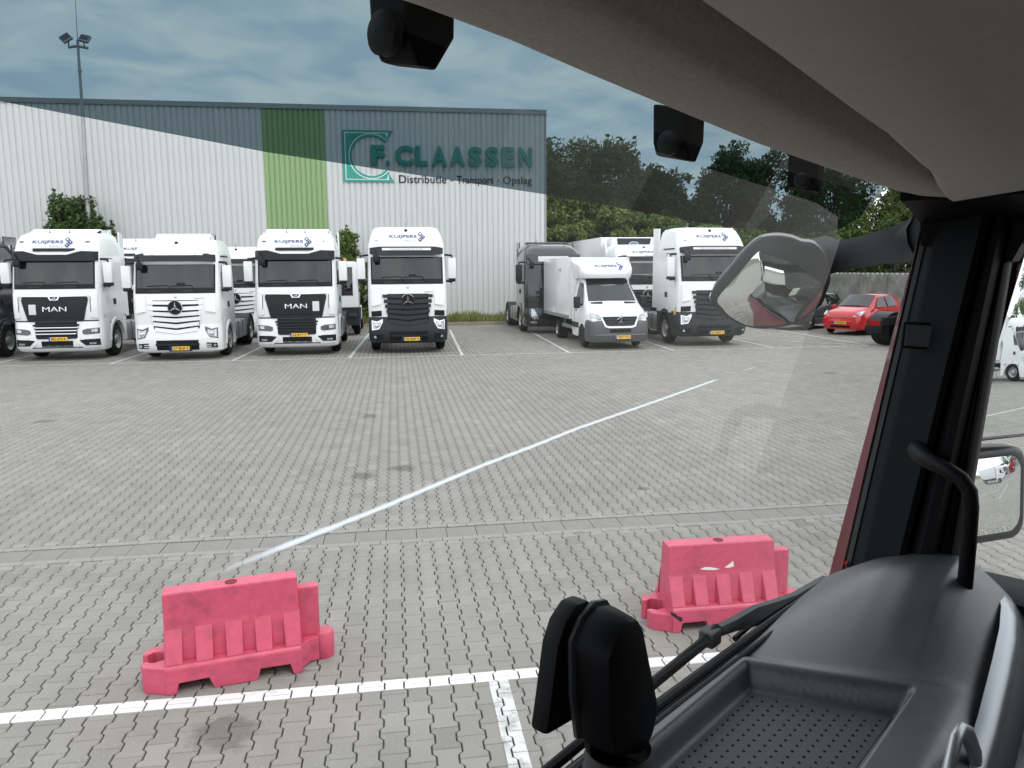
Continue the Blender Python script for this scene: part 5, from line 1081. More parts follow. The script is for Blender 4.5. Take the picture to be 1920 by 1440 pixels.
MB().tube([(-0.1, 0.93, 1.50), (-0.72, 0.98, 1.56)], 0.012, 5).build('wiper', M_BLACKP, van); MB().tube([(0.62, 0.95, 1.50), (0.02, 0.96, 1.55)], 0.012, 5).build('wiper', M_BLACKP, van)
bx = cargo_box(van, 2.42, 6.6, 1.09, 0.86, 3.02, m=M_WHITE)
# air deflector over the cab: a scoop sweeping from the cab roof up to the box
rows = []
for k in range(9):
    a = k / 8; z = 2.30 + 0.70 * a; yy = 1.35 + 0.95 * (a ** 2.2) - 0.12 * math.sin(a * math.pi); w = 0.90 + 0.16 * a
    rows.append([(-w, 2.40, z - 0.02), (-w, yy + 0.42, z), (-w * 0.93, yy + 0.16, z), (-w * 0.72, yy + 0.03, z), (0, yy - 0.02, z), (w * 0.72, yy + 0.03, z), (w * 0.93, yy + 0.16, z), (w, yy + 0.42, z), (w, 2.40, z - 0.02)])
mb = MB().grid(rows); n_ = 9; mb.f.append(tuple(range(n_))); mb.f.append(tuple(8 * n_ + i for i in range(n_)))
dfl = mb.build('air_deflector', M_WHITE, van, smooth=50)
def defl(a_, b_, d):
    t_ = (b_ - 2.30) / 0.70; yy = 1.35 + 0.95 * (t_ ** 2.2) - 0.12 * math.sin(t_ * math.pi) - 0.02 + 0.05 * (abs(a_) / 0.75); return (a_, yy - 0.03 - d, b_)
rental_sign(defl, van, -0.42, 2.66, 1.14)
rental_sign(lambda a_, b_, d: (-1.106 - d, 3.9 - (a_ * 0.45), b_), bx, -0.1, 2.55, 0.75)
for s in (-1, 1):
    MB().box(min(s * 0.86, s * 0.90), max(s * 0.86, s * 0.90), 2.55, 4.25, 0.48, 0.62).build('side_guard', M_ALU, van, smooth=0)
    for yy in (2.7, 4.1): MB().box(min(s * 0.80, s * 0.86), max(s * 0.80, s * 0.86), yy - 0.02, yy + 0.02, 0.48, 0.90).build('guard_post', M_ALU, van, smooth=0)
    MB().box(s * 0.40 - 0.04, s * 0.40 + 0.04, 2.3, 6.4, 0.62, 0.86).build('frame_rail', M_BLACKP, van, smooth=0)
MB().box(-0.9, 0.9, 4.7, 4.8, 0.30, 0.40).build('rear_axle', M_BLACKP, van, smooth=0)

# ---- small hatchbacks
def hatchback(name, label, loc, rz, paint, plate_text, rim, h=1.0):
    t = thing(name, label, 'car', loc, rz)
    st = [(0.02, 0.34, 0.60, 0.45, 0.64, 0.60, 0.62, 0.66, 0.50, 0.0), (0.07, 0.24, 0.72, 0.46, 0.76, 0.74, 0.72, 0.80, 0.62, 0.01), (0.25, 0.20, 0.79, 0.50, 0.83, 0.82, 0.78, 0.90, 0.66, 0.02),
          (0.60, 0.20, 0.81, 0.52, 0.835, 0.88, 0.79, 0.98, 0.66, 0.03), (0.92, 0.20, 0.81, 0.52, 0.835, 0.92, 0.79, 1.04, 0.68, 0.03), (1.30, 0.20, 0.81, 0.52, 0.835, 0.95, 0.80, 1.255, 0.64, 0.03),
          (1.62, 0.20, 0.81, 0.52, 0.835, 0.97, 0.80, 1.48, 0.58, 0.03), (2.2, 0.20, 0.81, 0.52, 0.835, 0.99, 0.80, 1.53, 0.57, 0.03), (2.9, 0.20, 0.81, 0.52, 0.835, 1.02, 0.80, 1.50, 0.56, 0.03), (3.35, 0.22, 0.80, 0.52, 0.82, 1.06, 0.77, 1.42, 0.54, 0.03), (3.56, 0.26, 0.77, 0.52, 0.80, 1.04, 0.74, 1.12, 0.60, 0.02), (3.62, 0.36, 0.70, 0.52, 0.74, 0.90, 0.70, 0.96, 0.58, 0.0)]
    body, rows = loft_body('body', paint, t, st)
    patch('windscreen', M_GLASSD, t, [(-0.68, 0.93, 1.035), (0.68, 0.93, 1.035), (0.57, 1.66, 1.495), (-0.57, 1.66, 1.495)], (0.04, 0.04, 0.03, 0.04), 0.03, bulge=0.05)
    for s in (-1, 1):
        for (a, b, c, d) in (((s * 0.795, 1.12, 1.0), (s * 0.80, 2.05, 1.02), (s * 0.585, 2.05, 1.475), (s * 0.60, 1.62, 1.43)), ((s * 0.80, 2.13, 1.02), (s * 0.80, 2.95, 1.06), (s * 0.57, 2.85, 1.465), (s * 0.58, 2.13, 1.475))):
            patch('side_window', M_GLASSD, t, (a, b, c, d) if s > 0 else (b, a, d, c), (0.03, 0.03, 0.05, 0.06), 0.028)
        for y in (0.72, 3.05): wheel(t, s * 0.845, y, 0.29, 0.18, s, rim, hubbed=False); arch(t, s, 0.838, y, 0.345)
        q = [(s * 0.48, 0.04, 0.69), (s * 0.76, 0.14, 0.74), (s * 0.79, 0.44, 0.91), (s * 0.60, 0.20, 0.88)]
        if s < 0: q = [q[1], q[0], q[3], q[2]]
        patch('headlight', M_LAMP, t, q, (0, 0, 0, 0), 0.045)
        mh = MB().box(min(s * 0.84, s * 1.0), max(s * 0.84, s * 1.0), 1.12, 1.24, 0.98, 1.11, ch=0.03).build('side_mirror', paint, t, smooth=40)
        MB().box(min(s * 0.836, s * 0.85), max(s * 0.836, s * 0.85), 1.15, 2.75, 0.50, 0.55, ch=0.004).build('door_strip', M_BLACKP, t, smooth=0)
        MB().box(min(s * 0.82, s * 0.85), max(s * 0.82, s * 0.85), 1.90, 2.05, 0.80, 0.83, ch=0.004).build('door_handle', paint, t, smooth=0)
        MB().box(min(s * 0.835, s * 0.839), max(s * 0.835, s * 0.839), 2.08, 2.092, 0.30, 0.95).build('door_seam', M_GRILLE, t, smooth=0)
    fr = Cab([(0.2, 0.03, 0.80, 0.30, .6), (0.45, -0.02, 0.84, 0.30, .6), (0.62, 0.01, 0.82, 0.30, .5), (0.8, 0.10, 0.78, 0.3, .5)], bow=0.12)
    fr.body('bumper', paint, t, [0.22, 0.32, 0.45, 0.56, 0.64])
    fr.strip('lower_intake', M_GRILLE, t, [(-0.45, 0.37), (0.45, 0.37)], [(-0.40, 0.28), (0.40, 0.28)], 0.002, 0.006)
    fr.strip('upper_grille', M_GRILLE, t, [(-0.42, 0.675), (0.42, 0.675)], [(-0.38, 0.645), (0.38, 0.645)], 0.004, 0.006)
    MB().lathe([(0.001, 0.01), (0.04, 0.008), (0.045, 0)], (0, 0.075, 0.76), 'y', 12, -1).build('badge', M_CHROME, t)
    plate(fr, t, 0.0, 0.48, plate_text, off=0.01, holder=False)
    MB().tube([(-0.05, 0.98, 1.06), (-0.5, 1.02, 1.11)], 0.01, 5).build('wiper', M_BLACKP, t); MB().tube([(0.0, 2.0, 1.55), (0.0, 2.12, 1.72)], 0.006, 5).build('roof_antenna', M_BLACKP, t)
    return t
hatchback('hatchback', 'small bright red hatchback parked in front of the concrete wall', (17.15, 27.75, 0), R(-60), M_REDCAR, 'TR·093·P', M_RIMD)
hatchback('hatchback', 'black hatchback half hidden by the hanging mirror beside the red hatchback', (16.3, 30.6, 0), R(-60), M_BLACKPAINT, 'K·103·W', M_RIM)

# ---- red tractors at the right, seen past the windscreen pillar
M_REDBRIGHT = mat('red_cab_paint', (0.42, 0.015, 0.02), 0.28, coat=0.7)
star_truck('red tractor unit with its bare rear chassis and dual wheels towards the yard', (21.6, 24.4, 0), R(107), body=M_REDBRIGHT, low=M_REDBRIGHT, sign=False, roof='low', group='red tractor units', slats=M_DKGREY)
# ------------------------------------------------------------------ red plastic road barriers
def barrier_mat(name, seed):
    m = mat(name, (0.56, 0.080, 0.140), 0.42, nscale=14, namt=0.13, dirt=((0.27, 0.05, 0.07), 6.0 + seed, 0.52, 0.80), bump=0.12, bscale=40); return m
M_BAR = barrier_mat('barrier_red', 0.0); M_BAR2 = barrier_mat('barrier_red_worn', 1.3)
M_CHIP = mat('white_chip', (0.75, 0.73, 0.70), 0.6)
def barrier(label, loc, rz, m, broken=False):
    t = thing('road_barrier', label, 'barrier', loc, rz, 'red water filled barriers'); L = 0.41
    # base with two fork slots cut through
    prof = [(-L, 0), (-L + 0.06, 0), (-L + 0.075, 0.07), (-0.16, 0.075), (-0.13, 0.0), (0.13, 0.0), (0.15, 0.075), (L - 0.075, 0.07), (L - 0.06, 0.0), (L, 0), (L, 0.165), (-L, 0.165)]
    base = MB().prism(prof, lambda x, z: (x, -0.205, z), lambda x, z: (x, 0.205, z)); base.build('base', m, t, smooth=0, bevel=0.007)
    # ledge on the base
    MB().prism([(-L, -0.20), (L, -0.20), (L, 0.20), (-L, 0.20)], lambda x, y: (x * 0.995, y * 0.985, 0.1655), lambda x, y: (x * 0.985, y * 0.93, 0.180)).build('ledge', m, t, smooth=0)
    # upright body, front and back faces leaning in
    zs = [(0.178, 0.125), (0.40, 0.088), (0.605, 0.068)]
    rows = [[(-L, -w, z), (L, -w, z), (L, w, z), (-L, w, z), (-L, -w, z)] for z, w in zs]
    up = MB().grid(rows); up.f.append((0, 1, 2, 3)); up.f.append((10, 11, 12, 13)); up.build('upright', m, t, smooth=0, bevel=0.010)
    for sd in (-1, 1):
        for i in range(5):
            x0 = -L + 0.005 + i * 0.1795; x1 = x0 + 0.095
            MB().add([(x0, sd * 0.080, 0.405), (x1, sd * 0.080, 0.405), (x1, sd * 0.180, 0.181), (x0, sd * 0.180, 0.181), (x0 - 0.006, sd * 0.09, 0.385), (x1 + 0.006, sd * 0.09, 0.385), (x1 + 0.012, sd * 0.11, 0.179), (x0 - 0.012, sd * 0.11, 0.179)],
                     [(0, 1, 2, 3), (0, 3, 7, 4), (1, 5, 6, 2), (0, 4, 5, 1), (3, 2, 6, 7)]).build('rib', m, t, smooth=0, bevel=0.005)
    # connecting fin and round peg on one end
    MB().box(L - 0.01, L + 0.135, -0.045, 0.045, 0.17, 0.515, ch=0.010).build('fin', m, t, smooth=0)
    MB().prism([(L - 0.02, -0.19), (L + 0.06, -0.10), (L + 0.12, -0.09), (L + 0.12, 0.09), (L + 0.06, 0.10), (L - 0.02, 0.19)], lambda x, y: (x, y, 0.01), lambda x, y: (x, y, 0.172)).build('end_block', m, t, smooth=0, bevel=0.008)
    MB().lathe([(0.001, 0.0), (0.068, 0.0), (0.072, 0.01), (0.072, 0.17), (0.066, 0.182), (0.001, 0.182)], (L + 0.155, -0.01, 0.0), 'z', 20).build('peg', m, t, smooth=40)
    # socket end: two jaws round an opening
    zt = 0.172 if not broken else 0.15
    for sd in (-1, 1):
        drop = 0.0 if (sd > 0 or not broken) else -0.02
        poly = [(-L + 0.02, sd * 0.20), (-L - 0.13, sd * 0.125), (-L - 0.15, sd * 0.06), (-L - 0.12, sd * 0.045), (-L - 0.075, sd * 0.075), (-L - 0.03, sd * 0.06), (-L + 0.02, sd * 0.03)]
        MB().prism(poly, lambda x, y: (x, y, 0.0), lambda x, y: (x, y, zt + drop + (0.02 * (x + L) if broken else 0))).build('jaw', m, t, smooth=0, bevel=0.006)
    MB().box(-L - 0.10, -L + 0.01, -0.08, 0.08, 0.0, 0.06).build('socket_floor', mat('barrier_dark', (0.10, 0.012, 0.018), 0.6), t, smooth=0)
    MB().lathe([(0.001, 0.0), (0.036, 0.0), (0.038, 0.0025)], (0.0, 0.0, 0.6055), 'z', 20).build('filler_hole', mat('barrier_hole', (0.16, 0.012, 0.014), 0.7), t, smooth=0)
    if broken:
        for poly in ([(-0.17, 0.422), (-0.13, 0.436), (-0.09, 0.432), (-0.06, 0.426), (-0.02, 0.415), (-0.06, 0.410), (-0.12, 0.414)], [(0.02, 0.424), (0.06, 0.450), (0.085, 0.468), (0.09, 0.428), (0.05, 0.420)]):
            f_ = lambda z: -(0.088 - (z - 0.40) * 0.02 / 0.205)
            MB().prism(poly, lambda x, z: (x, f_(z) - 0.004, z), lambda x, z: (x, f_(z) + 0.005, z)).build('white_chip', M_CHIP, t, smooth=0)
        q = [(-L - 0.02, -0.206), (-L + 0.035, -0.207)]
        crack = [(-0.42, 0.158), (-0.395, 0.150), (-0.375, 0.128), (-0.345, 0.118), (-0.34, 0.095), (-0.355, 0.085), (-0.375, 0.105), (-0.405, 0.128), (-0.43, 0.148)]
        MB().prism(crack, lambda x, z: (x, -0.2085, z), lambda x, z: (x, -0.19, z)).build('torn_hole', mat('hole_dark', (0.03, 0.012, 0.012), 0.8), t, smooth=0)
    return t
barrier('faded red plastic road barrier with an intact face just behind the painted line', (-1.105, 4.985, 0), R(11.3), M_BAR)
barrier('cracked red plastic road barrier with white chips on its face and torn corner', (2.325, 5.19, 0), R(-0.5), M_BAR2, broken=True)
# ------------------------------------------------------------------ the cab the picture is taken from (x right, y ahead, z up; eye above the origin)
M_DASH = mat('dash_black', (0.032, 0.034, 0.037), 0.40, spec=1.0, nscale=30, namt=0.08, bump=0.10, bscale=700, rvar=0.04)
M_DASHG = mat('dash_grey', (0.055, 0.057, 0.061), 0.62, bump=0.08, bscale=600)
M_PILLAR = mat('pillar_trim', (0.004, 0.005, 0.006), 0.55, spec=0.10, bump=0.05, bscale=500)
M_BLACKT = mat('black_trim', (0.004, 0.004, 0.005), 0.5, spec=0.12)
M_RUBBER = mat('rubber_seal', (0.008, 0.008, 0.009), 0.7)
M_LINER = mat('headliner_fabric', (0.50, 0.465, 0.435), 0.95, nscale=160, namt=0.16, bump=0.25, bscale=500)
M_ROOFL = mat('roof_lining', (0.46, 0.45, 0.44), 0.9, nscale=60, namt=0.05)
M_SILVER = mat('silver_trim', (0.42, 0.44, 0.46), 0.38, metal=0.7)
M_CABRED = mat('cab_red_paint', (0.12, 0.004, 0.012), 0.5, coat=0.15)
M_MIRROR = mat('mirror_glass', (0.82, 0.84, 0.84), 0.012, metal=1.0)
M_TINT = thin_glass('visor_tint', (0.172, 0.232, 0.258), 1.45, 0.9)
M_PANE = thin_glass('window_glass', (0.945, 0.955, 0.945), 1.45, 1.0)
E_ = EYE
cabr = thing('truck_cab', 'inside of a dark red truck cab with windscreen, pillar, dashboard and headliner', 'truck', (0, 0, 0), R(39.4))
def pl(r, f, z): return (r, f, E_ + z)
def sweep(name, m, parent, lines, smooth=40):
    return MB().grid([[pl(*p) for p in ln] for ln in lines]).build(name, m, parent, smooth=smooth)
def wsf(r, z): return 0.592 - 0.150 * (z + 0.67) / 0.8 - 0.035 * ((r - 0.6) / 1.15) ** 2
ZB, ZT = -0.69, 0.20
rows = [[pl(r, wsf(r, z), z) for r in np.linspace(-0.52, 1.745, 20)] for z in np.linspace(ZB, ZT + 0.02, 10)]
MB().grid(rows).build('windscreen', M_PANE, cabr, smooth=60)
MB().tube([pl(r, wsf(r, ZB) - 0.003, ZB + 0.004) for r in np.linspace(-0.52, 1.73, 14)], 0.008, 8).build('windscreen_seal', M_RUBBER, cabr)
MB().tube([pl(r, wsf(r, ZB) - 0.026, ZB + 0.004) for r in np.linspace(-0.5, 1.70, 14)], 0.005, 8).build('dash_seal', M_RUBBER, cabr)
# right pillar: painted outer skin, seal, trim panel, fold, door frame
zl = [0.24, 0.15, 0.05, -0.10, -0.25, -0.40, -0.55, -0.70, -0.85]
lin = lambda a, b: (lambda z: a - b * z)
f_ro, f_ri, f_si, f_bv, f_te, f_tr, f_df = lin(.4762, .183), lin(.4577, .1513), lin(.4483, .1497), lin(.4103, .1378), lin(.3224, .1485), lin(.2976, .1131), lin(.2816, .0734)
sweep('outer_pillar', M_CABRED, cabr, [[(1.755, f_ri(z) + 0.004, z), (1.800, f_ro(z), z), (1.835, f_ro(z) - 0.02, z), (1.860, f_ro(z) - 0.09, z), (1.855, f_ro(z) - 0.19, z), (1.80, f_ro(z) - 0.20, z)] for z in zl])
sweep('pillar_seal', M_RUBBER, cabr, [[(1.768, f_ri(z) + 0.010, z), (1.757, f_ri(z) - 0.001, z), (1.742, f_si(z) + 0.004, z), (1.735, f_si(z) - 0.006, z)] for z in zl])
pt_ = sweep('pillar_trim', M_PILLAR, cabr, [[(1.742, f_si(z), z), (1.735, f_si(z) - 0.010, z), (1.684, f_bv(z) + 0.004, z), (1.679, f_bv(z) - 0.005, z), (1.660, (f_bv(z) + f_te(z)) / 2, z), (1.642, f_te(z) + 0.010, z), (1.648, f_te(z), z), (1.690, f_te(z) - 0.004, z)] for z in zl])
sweep('pillar_fold', M_BLACKT, cabr, [[(1.69, f_te(z) - 0.002, z), (1.655, f_te(z) - 0.008, z), (1.640, (f_te(z) + f_tr(z)) / 2 - 0.004, z), (1.642, f_tr(z), z), (1.665, f_tr(z) - 0.008, z), (1.70, f_tr(z) - 0.004, z)] for z in zl])
sweep('door_frame', M_BLACKT, cabr, [[(1.70, f_tr(z) - 0.002, z), (1.668, f_tr(z) - 0.012, z), (1.675, f_df(z) + 0.012, z), (1.683, f_df(z) + 0.004, z), (1.70, f_df(z) - 0.001, z), (1.76, f_df(z) + 0.004, z), (1.80, f_df(z) + 0.04, z), (1.81, f_ro(z) - 0.14, z)] for z in zl])
MB().tube([pl(1.681, f_df(z) + 0.006, z) for z in zl[1:]], 0.005, 6).build('door_seal', M_RUBBER, cabr)
for (f, z) in ((0.318, -0.345),): MB().lathe([(0.001, 0.004), (0.006, 0.004), (0.007, 0.0)], pl(1.682, f + 0.012, z), 'x', 12, -1).build('screw_head', M_BLACKT, cabr)
MB().lathe([(0.001, 0.006), (0.006, 0.005), (0.007, 0.0)], pl(1.738, 0.553, -0.662), 'y', 12, -1).build('screw_head', M_LAMPRED, cabr)
# tweeter cover on the trim
mt_ = Matrix.Translation(Vector(pl(1.664, 0.418, -0.134))) @ Matrix.Rotation(R(115.5), 4, 'Z') @ Matrix.Rotation(R(-3), 4, 'Y')
tw = MB().box(-0.030, 0.030, -0.006, 0.006, -0.027, 0.027, mt_, ch=0.0055).build('speaker_cover', M_BLACKT, cabr, smooth=40)
MB().box(-0.024, 0.024, 0.0065, 0.0085, -0.021, 0.021, mt_, ch=0.0009).build('speaker_mesh', M_DASHG, tw, smooth=0)
# grab handle
hp = [(1.655, 0.400, -0.362), (1.625, 0.388, -0.364), (1.590, 0.365, -0.366), (1.570, 0.330, -0.372), (1.562, 0.303, -0.384), (1.560, 0.288, -0.404), (1.560, 0.284, -0.432), (1.566, 0.284, -0.50), (1.576, 0.286, -0.58), (1.60, 0.29, -0.68)]
MB().tube([pl(*p) for p in hp], [0.021, 0.019, 0.0155, 0.0145, 0.014, 0.0135, 0.0135, 0.0135, 0.0135, 0.0135], 14).build('grab_handle', M_BLACKT, cabr, smooth=60)
# header rail under the windscreen's upper edge
hz = lambda r: float(np.interp(r, [-0.6, .378, .436, .607, .945, 1.3, 1.795], [.196, .192, .192, .180, .160, .148, .137]))
iz = lambda r: float(np.interp(r, [-0.6, .44, .59, .814, 1.31, 1.8], [.186, .179, .169, .156, .126, .112]))
rr_ = list(np.linspace(-0.55, 1.80, 26))
sweep('header_rail', M_LINER, cabr, [[(r, 0.475, hz(r) + 0.06), (r, 0.455, hz(r) + 0.012), (r, 0.447, hz(r) + 0.001), (r, 0.435, hz(r) - 0.006), (r, 0.395, (hz(r) + iz(r)) / 2 - 0.006), (r, 0.345, iz(r) - 0.001), (r, 0.330, iz(r) + 0.006), (r, 0.318, iz(r) + 0.03), (r, 0.312, iz(r) + 0.08)] for r in rr_], smooth=70)
MB().tube([pl(r, wsf(r, hz(r)) - 0.006, hz(r) + 0.004) for r in np.linspace(-0.5, 1.72, 20)], 0.006, 6).build('header_seal', M_RUBBER, cabr)
# roof lining with a rounded front edge
cz_ = lambda r: float(np.interp(r, [-0.6, .3, .46, .61, .86, 1.1, 1.5, 1.56], [.20, .182, .170, .158, .134, .122, .112, .112]))
ff = lambda r: float(np.interp(r, [-0.6, 0.9, 1.2, 1.5, 1.56], [.272, .272, .30, .355, .36]))
lines = []
for r in list(np.linspace(-0.55, 1.50, 22)) + [1.53]:
    lines.append([(r, ff(r) + 0.03, cz_(r) + 0.13), (r, ff(r) + 0.012, cz_(r) + 0.05), (r, ff(r), cz_(r) + 0.012), (r, ff(r) - 0.015, cz_(r)), (r, ff(r) - 0.10, cz_(r) + 0.010), (r, 0.05, cz_(r) + 0.035), (r, -0.3, cz_(r) + 0.07), (r, -1.15, cz_(r) + 0.09)])
last = lines[-1]; lines.append([(1.55, f, z + 0.015) for _, f, z in last]); lines.append([(1.56, f, z + 0.09) for _, f, z in last])
sweep('roof_lining', M_ROOFL, cabr, lines, smooth=70)
sweep('roof_seam', M_BLACKT, cabr, [[(r, ff(r) + 0.036, cz_(r) + 0.055), (r, ff(r) + 0.042, cz_(r) + 0.062)] for r in rr_[:-3]])
# side rail over the door, dark
sweep('door_header', M_BLACKT, cabr, [[(1.50, f, 0.20), (1.535, f, 0.118), (1.60, f, 0.104), (1.672, f, 0.085), (1.690, f, 0.055 if f < 0.24 else 0.04), (1.72, f, 0.06), (1.80, f, 0.14)] for f in (0.43, 0.36, 0.30, 0.26, 0.20, 0.0, -0.4, -0.8)])
# window corner filler
MB().prism([(0.33, 0.12), (0.20, 0.12), (0.20, 0.072), (0.235, 0.066), (0.258, 0.045), (0.272, 0.010), (0.30, 0.0), (0.33, 0.0)], lambda f, z: pl(1.676, f, z), lambda f, z: pl(1.75, f, z)).build('window_corner', M_BLACKT, cabr, smooth=0)
# door with glass
dr = MB().box(1.67, 1.83, -0.85, 0.40, E_ - 1.6, E_ - 0.635, ch=0.02).build('door', M_BLACKT, cabr, smooth=40)
MB().box(1.835, 1.85, -0.85, 0.40, E_ - 1.6, E_ - 0.70).build('door_skin', M_CABRED, dr, smooth=0)
MB().add([pl(1.735, 0.33, -0.66), pl(1.735, -0.80, -0.66), pl(1.745, -0.80, 0.12), pl(1.745, 0.30, 0.12)], [(0, 1, 2, 3)]).build('door_window', M_PANE, dr, smooth=0)
MB().box(1.62, 1.84, -1.2, -0.78, E_ - 1.6, E_ + 0.3).build('rear_pillar', M_BLACKT, cabr, smooth=0)
# the side the picture is taken from, the back and the floor
ls = MB().box(-0.66, -0.58, -0.85, 0.45, E_ - 1.6, E_ - 0.62).box(-0.66, -0.58, -1.2, -0.78, E_ - 0.62, E_ + 0.3).box(-0.66, -0.58, 0.40, 0.56, E_ - 0.62, E_ + 0.3).box(-0.66, -0.58, -0.78, 0.40, E_ + 0.10, E_ + 0.3)
ls.build('driver_door', M_BLACKT, cabr, smooth=0)
MB().box(-0.66, 1.84, -1.26, -1.2, E_ - 1.6, E_ + 0.3).build('rear_wall', M_CURTAIN, cabr, smooth=0)
MB().box(-0.66, 1.84, -1.26, 0.62, E_ - 1.66, E_ - 1.6).build('floor', M_BLACKT, cabr, smooth=0)
MB().box(-0.68, 1.865, -1.30, 0.44, E_ + 0.30, E_ + 0.34, ch=0.015).build('roof_skin', M_CABRED, cabr, smooth=0)
MB().prism([(0.44, 0.34), (0.44, 0.29), (0.505, 0.235), (0.53, 0.235)], lambda f, z: pl(-0.66, f, z), lambda f, z: pl(1.83, f, z)).build('roof_edge', M_CABRED, cabr, smooth=0)
rows = []
for z in (-0.715, -0.76, -1.0, -1.4, -2.2):
    dz = 0.0 if z > -0.75 else 0.035; rows.append([pl(r, wsf(r, -0.69) + 0.03 + dz, z) for r in np.linspace(-0.6, 1.80, 14)] + [pl(1.845, 0.50, z), pl(1.85, 0.40, z)])
MB().grid(rows).build('front_panel', M_CABRED, cabr, smooth=40)
MB().grid([[pl(r, wsf(r, -0.69) - 0.06, -0.735), pl(r, wsf(r, -0.69) + 0.035, -0.714)] for r in np.linspace(-0.6, 1.80, 14)]).build('cowl', M_BLACKT, cabr, smooth=40)
# dashboard as a shaped surface
def sm(a, b, x): t = min(1, max(0, (x - a) / (b - a))); return t * t * (3 - 2 * t)
prof_f = [0.10, 0.19, 0.215, 0.245, 0.28, 0.312, 0.368, 0.42, 0.467, 0.51, 0.552, 0.60]
prof_z = [-0.78, -0.668, -0.640, -0.610, -0.582, -0.566, -0.566, -0.583, -0.607, -0.634, -0.662, -0.70]
TR0, TF0, TF1 = 0.30, 0.305, 0.538
def tr1(f): return 1.205 + (0.55 - f) * 0.38
TR1 = 1.205
def dash_z(r, f):
    TR1 = tr1(f)
    hi = float(np.interp(f, prof_f, prof_z)) - 0.035 * sm(1.66, 1.76, r)
    lo = -0.690 + 0.010 * sm(0.30, 0.2, f) * 0 - 0.10 * sm(0.235, 0.13, f)
    k = sm(1.225, 1.56, r - (0.55 - f) * 0.22); z = lo + (hi - lo) * k
    edge = min(sm(TR1 + 0.012, TR1 - 0.014, r), sm(TF1 + 0.010, TF1 - 0.012, f), sm(TF0 - 0.010, TF0 + 0.012, f), sm(TR0 - 0.01, TR0 + 0.01, r))
    rim = min(sm(TR1 + 0.045, TR1 + 0.02, r), sm(TF1 + 0.045, TF1 + 0.022, f), 1.0) * (1 - edge) * 0.006
    return z - 0.038 * edge + rim
rs_ = sorted(set(list(np.linspace(-0.55, 1.10, 34)) + list(np.linspace(1.10, 1.34, 40)) + list(np.linspace(1.34, 1.735, 32))))
fs_ = sorted(set(list(np.linspace(0.10, 0.28, 18)) + list(np.linspace(0.28, 0.33, 14)) + list(np.linspace(0.33, 0.50, 16)) + list(np.linspace(0.50, 0.568, 18))))
dsh = MB().grid([[pl(r, f, dash_z(r, f)) for f in fs_] for r in rs_]).build('dashboard', M_DASH, cabr, smooth=50)
me_d = None                                    # small studs on the tray mat
MB().add([pl(TR0 + 0.012, TF0 + 0.014, -0.7268), pl(tr1(TF0) - 0.020, TF0 + 0.014, -0.7268), pl(tr1(TF1) - 0.018, TF1 - 0.014, -0.7268), pl(TR0 + 0.012, TF1 - 0.014, -0.7268)], [(0, 1, 2, 3)]).build('tray_mat', M_DASHG, dsh, smooth=0)
k = 0
for i in range(24):
    for j in range(11):
        f = TF0 + 0.026 + j * 0.0185; r = tr1(f) - 0.036 - i * 0.018 - (0.009 if j % 2 else 0)
        if r < 0.84 or k >= 290: continue
        if me_d is None: o = MB().lathe([(0.001, 0.0012), (0.0019, 0.0011), (0.0024, 0.0)], (0, 0, 0), 'z', 8).build('mat_stud', M_BLACKT, dsh, smooth=60); me_d = o.data
        else: o = link('mat_stud', me_d, dsh)
        o.location = pl(r, f, -0.7267); k += 1
# silver strip along the dash edge, panel below it
edge = [(1.70, 0.262, -0.640), (1.66, 0.240, -0.622), (1.60, 0.226, -0.622), (1.52, 0.214, -0.632), (1.42, 0.206, -0.652), (1.30, 0.200, -0.690), (1.15, 0.196, -0.735), (0.90, 0.19, -0.76)]
sweep('silver_strip', M_SILVER, dsh, [[(r, f + 0.004, z + 0.002), (r, f - 0.006, z + 0.001), (r, f - 0.020, z - 0.012), (r, f - 0.028, z - 0.030), (r, f - 0.026, z - 0.034)] for r, f, z in edge], smooth=60)
sweep('dash_face', M_DASHG, dsh, [[(r, f - 0.022, z - 0.030), (r, f - 0.046, z - 0.05), (r, f - 0.05, z - 0.16), (r, f - 0.04, z - 0.4)] for r, f, z in edge], smooth=60)
hb = [(1.085, 0.20, -0.70), (1.100, 0.20, -0.665), (1.125, 0.20, -0.642), (1.150, 0.20, -0.640), (1.175, 0.195, -0.655), (1.21, 0.19, -0.70), (1.24, 0.19, -0.75)]
MB().tube([pl(*p) for p in hb], 0.0085, 10, sq=1.6).build('dash_handle', M_SILVER, dsh, smooth=60)
# wiper outside, resting on the cowl
wp = MB().tube([pl(0.55, 0.622, -0.700), pl(0.90, 0.628, -0.690), pl(1.20, 0.626, -0.676), pl(1.262, 0.624, -0.668)], [0.008, 0.009, 0.010, 0.012], 8).build('wiper_blade', M_BLACKT, cabr)
MB().box(1.222, 1.258, 0.612, 0.642, E_ - 0.690, E_ - 0.660, ch=0.004).build('wiper_clip', M_DASHG, wp, smooth=0)
arm = [(1.262, 0.624, -0.672, 0.010), (1.33, 0.622, -0.682, 0.013), (1.42, 0.619, -0.694, 0.022), (1.50, 0.616, -0.706, 0.018), (1.60, 0.611, -0.718, 0.013), (1.76, 0.60, -0.722, 0.011)]
MB().grid([[pl(r, f + 0.010, z - w), pl(r, f - 0.004, z - w), pl(r, f - 0.008, z), pl(r, f - 0.004, z + w * 0.8), pl(r, f + 0.010, z + w * 0.8), pl(r, f + 0.010, z - w)] for r, f, z, w in arm]).build('wiper_arm', M_DASHG, wp, smooth=40)
MB().tube([pl(1.36, 0.635, -0.728), pl(1.46, 0.630, -0.716), pl(1.52, 0.628, -0.735), pl(1.64, 0.62, -0.742)], 0.006, 6).build('wiper_link', M_BLACKT, wp)

